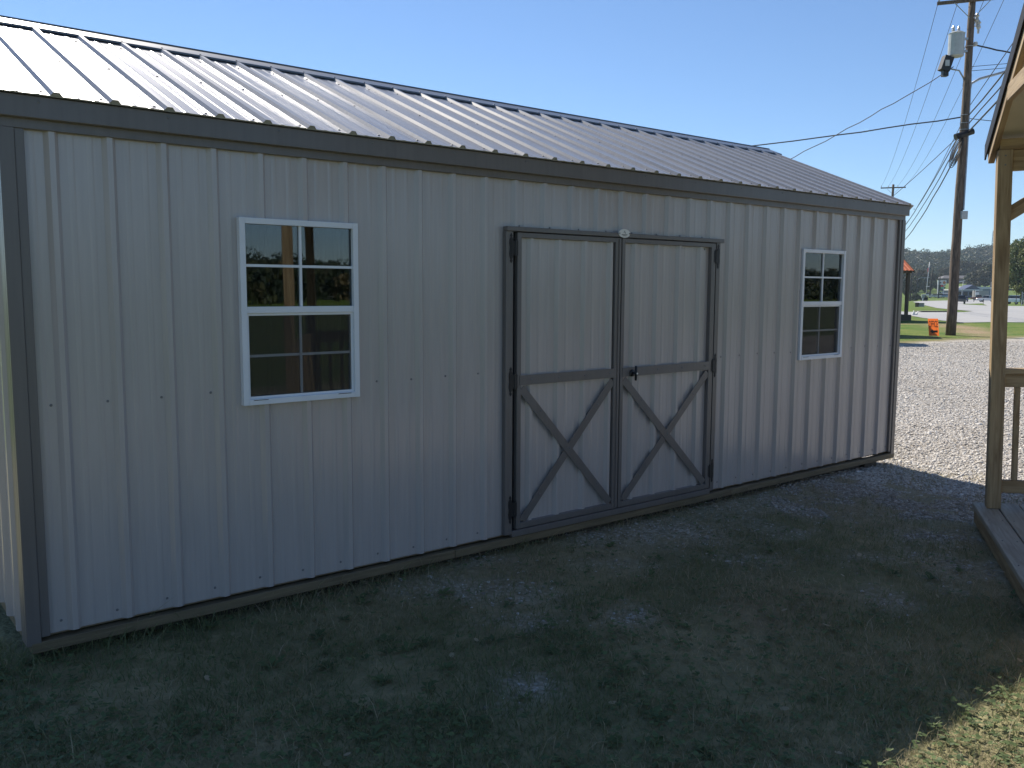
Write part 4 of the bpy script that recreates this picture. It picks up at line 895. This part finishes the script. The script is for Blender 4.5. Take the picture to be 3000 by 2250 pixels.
# enclosed grey trailer
c = lab('cargo_trailer', (343.7, 143.3), 'tall grey box trailer parked behind the dark red pickup', 'trailer'); q = WL[c.name]
m = MB(); m.obox(q + UP * 1.75, fx, fy, UP, 2.5, 1.2, 1.2); m.build('box', simple('trailer_grey', (0.36, 0.34, 0.34), 0.5), c, bevel=0.03)
for a in (-1.4, 1.4): m = MB(); m.tube([q + fx * a + fy * 1.0 + UP * 0.36, q + fx * a + fy * 1.2 + UP * 0.36], 0.36, 12); m.build('wheel', M_rubber, c)
# petrol station: price sign, shop, canopy roof building
M_sw = simple('panel_white', (0.68, 0.68, 0.68), 0.4, var=0.03); M_blue = simple('panel_navy', (0.05, 0.06, 0.12), 0.4); M_red = simple('panel_red', (0.60, 0.04, 0.05), 0.4); M_green = simple('panel_green', (0.03, 0.42, 0.20), 0.4); M_oring = simple('disc_orange', (0.50, 0.15, 0.05), 0.4)
c = lab('price_sign', (342.8, 158.0), 'tall white two-post price sign with orange disc panel', 'sign'); q = WL[c.name]
def pb(name, x0, x1, z0, z1, mat, d0=-0.15, d1=0.15, par=None): m = MB(); m.obox(q + fx * (x0 + x1) / 2 + UP * (z0 + z1) / 2 + fy * (d0 + d1) / 2, fx, fy, UP, abs(x1 - x0) / 2, (d1 - d0) / 2, (z1 - z0) / 2); return m.build(name, mat, par or c)
pb('post', -1.05, -0.8, 0, 6.6, M_sw); pb('post', 1.15, 1.4, 0, 6.6, M_sw)
p1 = pb('brand_panel', -1.15, 0.42, 4.95, 6.6, M_sw, -0.2, 0.2); pb('emblem', -0.72, 0.22, 5.4, 6.0, M_blue, 0.2, 0.24, p1)
p1 = pb('brand_panel', 0.52, 2.15, 4.95, 6.6, M_sw, -0.2, 0.2); m = MB(); m.tube([q + fx * 1.34 + UP * 5.78 + fy * 0.2, q + fx * 1.34 + UP * 5.78 + fy * 0.25], 0.58, 20); m.build('disc', M_oring, p1)
pb('price_panel', 0.35, 1.30, 4.15, 4.75, M_red); p1 = pb('price_panel', 0.35, 1.30, 3.45, 3.98, M_green); pb('digit', 0.55, 0.66, 3.55, 3.88, M_sw, 0.15, 0.17, p1); pb('digit', 0.85, 1.05, 3.55, 3.65, M_sw, 0.15, 0.17, p1)
pb('notice_panel', -0.6, 1.30, 2.7, 3.25, M_blue); p1 = pb('notice_panel', -0.6, 1.30, 1.75, 2.3, M_blue)
for x0_ in (-0.45, 0.35, 0.62, 0.95): pb('letter', x0_, x0_ + 0.22, 1.85, 2.2, M_sw, 0.15, 0.17, p1)
c = lab('station_shop', (352, 155.5), 'long low petrol station shop with navy gable and white fascia', 'building'); q = WL[c.name]
pb('wall', -4.5, 7.5, 0, 2.7, simple('shop_blue_grey', (0.13, 0.15, 0.20), 0.6), -3, 3); pb('fascia', -5.0, 8.0, 2.7, 3.1, M_sw, -3.3, 3.3)
m = MB(); m.prism([q + fx * x_ + UP * z_ + fy * 3.2 for x_, z_ in ((0.8, 3.1), (4.1, 4.9), (7.4, 3.1))], (0, 0, 0), -fy * 6.2); m.build('gable', M_blue, c)
for k in range(5): pb('window', -3.9 + k * 2.3, -2.2 + k * 2.3, 0.7, 2.1, M_carglass, 2.9, 3.04)
c = lab('metal_warehouse', (368, 153.5), 'long grey warehouse with bright white roof edge behind the trailer', 'building'); q = WL[c.name]
pb('wall', -9.5, 5.6, 0, 2.9, simple('warehouse_grey', (0.24, 0.27, 0.31), 0.6), -4, 4)
m = MB(); m.prism([q + fx * x_ + UP * z_ + fy * 4.3 for x_, z_ in ((-10, 2.9), (-10, 3.9), (6.0, 3.7), (6.6, 2.95))], (0, 0, 0), -fy * 8.6); m.build('roof', M_sw, c)
for k in range(4): pb('door', -8.6 + k * 3.1, -6.6 + k * 3.1, 0, 2.2, simple('door_blue', (0.15, 0.20, 0.27), 0.5) if 'door_blue' not in MATS else MATS['door_blue'], 3.9, 4.04)
c = lab('roadside_sign', (262, 111.8), 'white square sign on one post before the warehouse', 'sign'); q = WL[c.name]
pb('post', 1.72, 1.84, 0, 3.3, M_black, -0.06, 0.06); p1 = pb('panel', 2.0, 3.1, 2.0, 3.25, M_sw, -0.08, 0.08)
for k in range(4): pb('letter', 2.12 + k * 0.24, 2.28 + k * 0.24, 2.75, 3.1, M_ink, 0.08, 0.1, p1)
# long low house on the rise
c = lab('hill_house', (490.5, 219.4), 'long low dark house with pale grey roof on the rise', 'house'); q = WL[c.name]
M_hw = simple('house_brick', (0.09, 0.07, 0.065), 0.8); M_hr = simple('pale_shingle', (0.17, 0.16, 0.16), 0.9, spec=0.1)
pb('wall', -8.4, 12.4, -1.0, 2.6, M_hw, -3.5, 3.5)
m = MB(); m.add([q + fx * x_ + fy * y_ + UP * z_ for x_, y_, z_ in ((-9.4, 4.2, 2.5), (13.4, 4.2, 2.5), (13.4, -4.2, 2.5), (-9.4, -4.2, 2.5), (-6.5, 0, 4.1), (10.2, 0, 4.1))], [(0, 1, 5, 4), (1, 2, 5), (2, 3, 4, 5), (3, 0, 4), (3, 2, 1, 0)]); m.build('roof', M_hr, c)
for k in range(5): pb('window', -7.2 + k * 4.0, -5.6 + k * 4.0, 0.9, 2.1, M_carglass, 3.4, 3.54)
# white lamp mast with flag, dark poles, street lamps
def mast(name, loc, h, r, mat, label, cat='pole', lean=0.0, group=None):
    c = lab(name, loc, label, cat, group); q = WL[c.name]; top = q + UP * h + fx * lean * h
    m = MB(); m.tube([q - UP * 0.3, q.lerp(top, 0.5), top], [r, r * 0.85, r * 0.65], 8); m.build('shaft', mat, c, smooth=True); return c, q, top
c, q, top = mast('lamp_mast', (344.5, 164.3), 13.6, 0.17, M_sw, 'tall white mast with street lamp arms and a flag', 'mast', 0.06)
m = MB(); z_ = q.lerp(top, 0.56); m.tube([z_ + fx * 0.8, z_, z_ - fx * 2.6 - UP * 0.2, z_ - fx * 4.4 - UP * 0.9], [0.07, 0.08, 0.07, 0.06], 6); m.build('lamp_arm', M_trafo, c)
m = MB(); z_ = q.lerp(top, 0.30); m.tube([z_ - fx * 0.3, z_ + fx * 0.4, z_ + fx * 1.1 + UP * 0.1], [0.10, 0.16, 0.10], 8); m.build('lamp_head', M_sw, c)
z_ = q.lerp(top, 0.76); m = MB(); m.prism([z_ + fx * a + UP * b for a, b in ((-0.05, 1.0), (-0.55, 0.7), (-0.45, -0.6), (-0.1, -0.7))], (0, 0, 0), fy * 0.06); fl = m.build('flag', M_red, c); m = MB(); m.prism([z_ + fx * a + UP * b for a, b in ((0.0, 1.4), (0.5, 1.2), (0.55, 0.1), (0.05, 0.2))], (0, 0, 0), fy * 0.06); m.build('canton', M_blue, fl)
mast('wooden_pole', (335.0, 158.2), 11.8, 0.30, M_darkpole, 'tall dark wooden pole left of the price sign', lean=0.07)
mast('wooden_pole', (334.2, 163.0), 10.6, 0.23, M_darkpole, 'slim dark wooden pole above the clipped shrub', lean=0.02)
mast('wooden_pole', (333.0, 153.9), 8.9, 0.20, M_darkpole, 'thin dark pole standing before the price sign panels', lean=0.03)
mast('wooden_pole', (262.3, 129.0), 9.0, 0.27, M_darkpole, 'dark wooden pole beside the orange-roofed cabin post', lean=0.02)
mast('wooden_pole', (286.2, 142.0), 9.6, 0.27, M_darkpole, 'dark wooden pole just behind the orange-roofed cabin', lean=0.02)
c, q, top = mast('street_lamp', (260.0, 112.8), 5.9, 0.10, M_trafo, 'grey street lamp with slanting twin head near the dark suv', 'lamp', 0.06)
m = MB(); m.tube([top - fx * 1.3 - UP * 0.25, top, top + fx * 0.6 + UP * 0.2], [0.12, 0.16, 0.08], 6); m.build('lamp_head', M_trafo, c)
c, q, top = mast('delineator_post', (173.8, 70.0), 0.95, 0.05, M_black, 'short dark delineator post on the road island', 'post')
m = MB(); m.obox(top, fx, fy, UP, 0.10, 0.02, 0.08); m.build('reflector', M_black, c)
c, q, top = mast('signal_mast', (300, 121.5), 7.2, 0.10, M_trafo, 'traffic signal mast with dark signal head beyond the white pickup', 'signal')
m = MB(); m.obox(top + fy * 0.15 - UP * 0.4, fx, fy, UP, 0.22, 0.15, 0.6); m.build('signal_head', M_black, c)
# reader board and fence posts at the right
c = lab('reader_board', (150.5, 54.4), 'dark framed reader board on two posts by the road', 'sign'); q = WL[c.name]
for x_ in (0.1, 2.0): pb('post', x_, x_ + 0.10, 0, 2.2, M_zinc, -0.05, 0.05)
pb('backing', 0.0, 2.2, 0.95, 2.15, M_ink, -0.06, 0.0)
for k in range(4): pb('slat', 0.05, 2.15, 1.02 + k * 0.30, 1.14 + k * 0.30, M_zinc, 0.0, 0.03)
mast('fence_post', (172.7, 63.8), 2.2, 0.07, M_bark, 'brown post with a crosspiece below the big tree', 'post')
mast('white_marker', (175.5, 63.6), 1.3, 0.06, M_sw, 'white marker post below the big tree', 'post')

# ------------------------------------------------------------------ trees, shrubs, wooded hills
def leaf_cloud(centers, radii, nper, leaf, squash=0.85, tints=None, shell=0.55):
    """leaf-sized quads in clumps; centers (k,3), radii (k,)"""
    k = len(centers); n = k * nper
    d = rng.normal(size=(n, 3)); d /= np.linalg.norm(d, axis=1)[:, None]
    rad = (shell + (1 - shell) * rng.random(n) ** 0.6)
    c = np.repeat(centers, nper, 0); R = np.repeat(radii, nper)
    p = c + d * (R * rad)[:, None] * np.array([1, 1, squash])
    nrm = d + rng.normal(0, 0.6, (n, 3)); nrm /= np.linalg.norm(nrm, axis=1)[:, None]
    u = np.cross(nrm, rng.normal(size=(n, 3))); u /= np.linalg.norm(u, axis=1)[:, None]; v = np.cross(nrm, u)
    s = leaf * rng.uniform(0.6, 1.3, n)
    V = np.stack([p - u * s[:, None], p + v * s[:, None] * 0.6, p + u * s[:, None], p - v * s[:, None] * 0.6], 1).reshape(-1, 3)
    t = np.repeat(tints if tints is not None else np.full(k, 0.5), nper) + rng.normal(0, 0.1, n)
    return V, np.arange(n * 4).reshape(n, 4), np.repeat(np.clip(t, 0, 1), 4)
def tree(name, loc, h, cw, label, mat, ncl=60, nper=150, leaf=0.25, trunk=0.28, group=None, base=0.25, tint=0.5):
    z = gz(loc[0], loc[1]); t = empty(name, (loc[0], loc[1], z), label, 'tree', group); q = WL[t.name]
    m = MB(); tr = trunk * h; m.tube([q - UP * 0.4, q + UP * tr * 0.5, q + UP * tr, q + UP * h * 0.75], [0.035 * h, 0.026 * h, 0.02 * h, 0.005 * h], 8)
    for k in range(6):
        a = k * 1.05 + random.random(); s0 = q + UP * (tr + h * 0.06 * k); d = Vector((math.cos(a), math.sin(a), 0.8)) * cw * 0.55
        m.tube([s0, s0 + d * 0.5 + UP * 0.1 * h * 0.3, s0 + d], [0.010 * h, 0.006 * h, 0.002 * h], 5)
    m.build('trunk', M_bark, t, smooth=True)
    cs = []
    while len(cs) < ncl:
        p = rng.uniform(-1, 1, 3)
        if 0.25 < np.linalg.norm(p) < 1: cs.append(p)
    cs = np.array(cs); zc = z + h * (base + 1) / 2; hh = h * (1 - base) / 2
    cen = np.stack([loc[0] + cs[:, 0] * cw * 0.82, loc[1] + cs[:, 1] * cw * 0.82, zc + cs[:, 2] * hh * 0.88], 1)
    V, Fq, T = leaf_cloud(cen, rng.uniform(0.16, 0.30, ncl) * cw, nper, leaf, tints=np.clip(rng.normal(tint, 0.16, ncl), 0, 1))
    np_mesh('crown', V - np.array(q), Fq, mat, {'tint': T}, parent=t)
    return t
tree('broadleaf_tree', (178.6, 62.4), 13.8, 6.3, 'huge dense dark green tree rising behind the porch post', M_tree, 230, 260, 0.27, 0.14, base=0.02, tint=0.8)
tree('broadleaf_tree', (187.5, 60.5), 11.5, 5.2, 'dense green tree behind the huge one, mostly hidden by it', M_tree, 110, 200, 0.22, 0.14, base=0.05, tint=0.5)
# belt of autumn trees behind the station
belt = [(2650, 395, 9, 4.6, 0), (2662, 372, 8, 4.2, 1), (2676, 405, 10, 5.0, 0), (2694, 385, 7, 4.0, 1), (2708, 415, 8.5, 4.4, 0), (2735, 398, 5, 3.2, 1), (2752, 505, 9, 6.0, 0), (2776, 515, 10, 6.5, 1), (2812, 510, 13, 7.0, 0), (2832, 520, 12, 6.5, 1), (2856, 505, 12, 6.5, 0),
        (2838, 430, 9, 4.6, 1), (2852, 420, 10, 5.0, 0), (2868, 440, 11, 5.2, 1), (2884, 430, 12, 5.6, 0), (2898, 425, 13, 5.8, 1), (2916, 430, 13, 6.0, 0), (2936, 420, 13, 6.0, 1), (2955, 430, 13, 6.0, 0), (2640, 350, 8, 4.0, 1), (2626, 400, 10, 5.0, 0), (2610, 390, 10, 5.0, 1)]
protos = []
for i, (u_, D_, h_, w_, kind) in enumerate(belt):
    d_ = np.array([cf.x + cr.x * (u_ - 1500) / 2589, cf.y + cr.y * (u_ - 1500) / 2589]); X, Y = -0.8834 + d_[0] * D_, -4.1725 + d_[1] * D_
    spot = ['beyond the orange-roofed cabin', 'behind the cabin-side dark poles', 'above the rounded dark shrub', 'above the service cabinet', 'left of the white lamp mast', 'between the white lamp mast and the dark pole', 'above the price sign', 'left of the leaning pole, above the hill house', 'right of the leaning pole, above the hill house', 'above the far end of the hill house', 'past the end of the hill house',
            'above the square white sign', 'above the warehouse roof', 'above the grey trailer', 'beside the traffic signal', 'just right of the traffic signal', 'touching the porch post', 'behind the porch post', 'behind the big dark tree', 'hidden by the cabin roof', 'hidden behind the shed corner', 'deeper behind the shed corner'][i]
    lb = ('grey-brown autumn tree ', 'olive bushy tree ')[kind] + spot; gr = ('thinning autumn trees', 'olive bushy trees')[kind]
    if len(protos) < 4:
        t = tree('belt_tree', (X, Y), h_, w_, lb, (M_autumn, M_forest)[kind], 46, 110, 0.32, 0.2, gr, 0.08, (0.5, 0.6)[kind]); protos.append((t, h_, kind))
    else:
        src, h0, _ = [p for p in protos if p[2] == kind][i % 2]
        t = src.copy(); COL.objects.link(t); t.location = (X, Y, gz(X, Y)); t.scale = (h_ / h0,) * 3; t.rotation_euler = (0, 0, i * 1.3); t['label'] = lb; t['group'] = gr
        for ch in src.children: c2 = ch.copy(); COL.objects.link(c2); c2.parent = t
def shrub(name, loc, rx, ry, h, label, mat, n=9000, leaf=0.09, tint=0.3):
    z = gz(loc[0], loc[1]); d = rng.normal(size=(n, 3)); d /= np.linalg.norm(d, axis=1)[:, None]; d[:, 2] = np.abs(d[:, 2]) ** 0.7
    k = 26; cc = rng.normal(size=(k, 3)); cc /= np.linalg.norm(cc, axis=1)[:, None]; cc[:, 2] = np.abs(cc[:, 2])
    cen = np.array([loc[0], loc[1], z]) + cc * np.array([rx * 0.72, ry * 0.72, h * 0.72])
    V, Fq, T = leaf_cloud(cen, np.full(k, min(rx, h) * 0.38), n // k, leaf, tints=np.clip(rng.normal(tint, 0.12, k), 0, 1))
    V[:, 2] = np.maximum(V[:, 2], z - 0.05)
    t = empty(name, (loc[0], loc[1], z), label, 'shrub'); np_mesh('foliage', V - np.array(WL[t.name]), Fq, mat, {'tint': T}, parent=t)
    m = MB(); m.tube([WL[t.name] - UP * 0.2, WL[t.name] + UP * h * 0.6], [0.12, 0.05], 6); m.build('stem', M_bark, t)
shrub('clipped_shrub', (277.0, 134.6), 1.9, 1.7, 2.6, 'rounded dark evergreen shrub beside the far road', M_tree, tint=0.15)
shrub('clipped_shrub', (279.6, 133.2), 1.3, 1.2, 2.2, 'squat dark evergreen shrub touching the rounded one', M_tree, 6000, tint=0.1)
m = MB(); q = Vector((275.5, 131.5, gz(275.5, 131.5)))
c = empty('service_cabinet', q, 'pale green service cabinet beside the dark shrubs', 'cabinet')
m.obox(q + UP * 1.5, fx, fy, UP, 0.45, 0.3, 0.5); m.build('box', simple('cabinet_green', (0.22, 0.27, 0.24), 0.6), c); m = MB(); m.obox(q + UP * 0.5, fx, fy, UP, 0.15, 0.15, 0.52); m.build('stand', M_trafo, c)
# wooded hill ahead
def hill_z(W, L):
    crest = 30 + 5 * np.sin(L / 60.0 + 0.6) + 3 * np.sin(L / 23.0) - 6 * np.exp(-((L - 385) / 12.0) ** 2)
    t = np.clip((W - 545) / 300, 0, 1); return 8.0 + (crest - 8.0) * (t * t * (3 - 2 * t)) * np.where(W > 850, np.clip(1 - (W - 850) / 330, 0, 1), 1)
Ws, Ls = np.linspace(545, 1180, 30), np.linspace(40, 900, 60); WW, LL = np.meshgrid(Ws, Ls, indexing='ij'); X, Y = fromwl(WW.ravel(), LL.ravel()); Z = hill_z(WW.ravel(), LL.ravel())
n_, k_ = len(Ws), len(Ls); I, J = np.meshgrid(np.arange(n_ - 1), np.arange(k_ - 1), indexing='ij'); b_ = (I * k_ + J).ravel()
M_floor = simple('forest_floor', (0.05, 0.055, 0.03), 0.9, vscale=0.05)
tag(np_mesh('hill', np.stack([X, Y, Z], 1), np.stack([b_, b_ + 1, b_ + k_ + 1, b_ + k_], 1)[:, ::-1], M_floor, smooth=True), kind='structure')
def forest(name, W, L, zf, rad, label, nper=120, leaf=0.85):
    X, Y = fromwl(W, L); cen0 = np.stack([X, Y, zf + rad * 0.9], 1)
    k = len(W); sub = 5; cen = np.repeat(cen0, sub, 0) + rng.normal(0, 0.42, (k * sub, 3)) * np.repeat(rad, sub)[:, None]; R = np.repeat(rad, sub) * rng.uniform(0.45, 0.7, k * sub)
    tn = np.repeat(np.clip(rng.normal(0.45, 0.25, k), 0, 1), sub)
    V, Fq, T = leaf_cloud(cen, R, nper // sub, leaf, tints=tn)
    tag(np_mesh(name, V, Fq, M_forest, {'tint': T}, kind='stuff'), label, 'forest')
W = 560 + 320 * rng.random(2300); L = W * rng.uniform(0.36, 0.66, len(W))
forest('forest', W, L, hill_z(W, L), rng.uniform(2.6, 4.6, len(W)), 'dense woods covering the far hill', 130, 0.75)
# meadow-edge scrub below the hill and woods on the rise behind the photographer, seen in the panes
def back_z(x, y): return 1.0 + 8 * sstep(90, 300, -y + 0.1 * x) + 1.2 * np.sin(x / 37.0)
xs, ys = np.linspace(-250, 700, 48), np.linspace(-420, -75, 24); XX, YY = np.meshgrid(xs, ys, indexing='ij'); n_, k_ = len(xs), len(ys); I, J = np.meshgrid(np.arange(n_ - 1), np.arange(k_ - 1), indexing='ij'); b_ = (I * k_ + J).ravel()
tag(np_mesh('wooded_rise', np.stack([XX.ravel(), YY.ravel(), back_z(XX.ravel(), YY.ravel()) - 2.6], 1), np.stack([b_, b_ + k_, b_ + k_ + 1, b_ + 1], 1), M_floor, smooth=True), kind='structure')
x = rng.uniform(-60, 420, 1500); y = -80 - 250 * rng.random(1500) ** 1.6; Wb, Lb = wl(x, y)
forest('woods', Wb, Lb, back_z(x, y) - 2.2, rng.uniform(1.5, 2.3, len(x)) + (-y - 80) / 200, 'woods on the rise across the lot', 130, 0.45)
# radio towers on the crest
def tower(D, u_, v0, h, label):
    d_ = np.array([cf.x + cr.x * (u_ - 1500) / 2589, cf.y + cr.y * (u_ - 1500) / 2589]); X, Y = -0.8834 + d_[0] * D, -4.1725 + d_[1] * D
    zb = float(hill_z(*wl(X, Y))); c = empty('radio_tower', (X, Y, zb), label, 'tower'); q = WL[c.name]; wd = 1.6
    for a in range(3):
        A3 = Vector((math.cos(a * 2.09), math.sin(a * 2.09), 0)) * wd; m = MB(); m.tube([q + A3, q + A3 * 0.5 + UP * h], 0.30, 4); m.build('leg', M_zinc, c)
    m = MB(); ns = 10
    for k in range(ns):
        for a in range(3):
            A3 = Vector((math.cos(a * 2.09), math.sin(a * 2.09), 0)) * wd; B3 = Vector((math.cos((a + 1) * 2.09), math.sin((a + 1) * 2.09), 0)) * wd
            m.tube([q + A3 * (1 - 0.5 * k / ns) + UP * h * k / ns, q + B3 * (1 - 0.5 * (k + 1) / ns) + UP * h * (k + 1) / ns], 0.16, 4)
    m.build('lattice', M_cable, c)
    for k in range(4): m = MB(); m.obox(q + UP * h * (0.55 + 0.14 * k), fx, fy, UP, 1.0 - 0.1 * k, 0.3, 0.35); m.build('antenna', M_zinc, c)
tower(900, 2884, 735, 29, 'lattice radio tower on the wooded crest, left one')
c_ = None
tower(905, 2911, 735, 33, 'lattice radio tower on the wooded crest close by the porch post')
# far valley air
hz = MB().box(-1330, 1330, -1330, 1330, -2.8, 75)
def haze_mat():
    m = bpy.data.materials.new('haze_air'); m.use_nodes = True; t = m.node_tree
    for n in list(t.nodes): t.nodes.remove(n)
    out = N(t, 'ShaderNodeOutputMaterial'); v = N(t, 'ShaderNodeVolumePrincipled'); v.inputs['Color'].default_value = (0.72, 0.86, 1.0, 1); v.inputs['Density'].default_value = 0.00020; v.inputs['Anisotropy'].default_value = 0.3
    t.links.new(v.outputs[0], out.inputs['Volume']); return m
HAZE = True
if HAZE: tag(hz.build('haze', haze_mat()), 'thin pale valley air', 'haze', kind='stuff')

# fallen leaves and bits of litter in the yard
x, y = scatter(90, -1.5, 6.0, -4.2, -0.2, lambda x, y: np.full_like(x, 0.9)); n = len(x)
V1, F1, T1 = lobes(x, y, ground_z(x, y) + rng.uniform(0.02, 0.035, n), rng.uniform(0.010, 0.022, n), rng.uniform(-0.7, 0.7, n), rng.uniform(0.55, 1.0, n))
tag(np_mesh('leaf_litter', V1, F1, M_grass, {'tint': T1}, kind='stuff'), 'scattered dry fallen leaves on the grass', 'leaves')
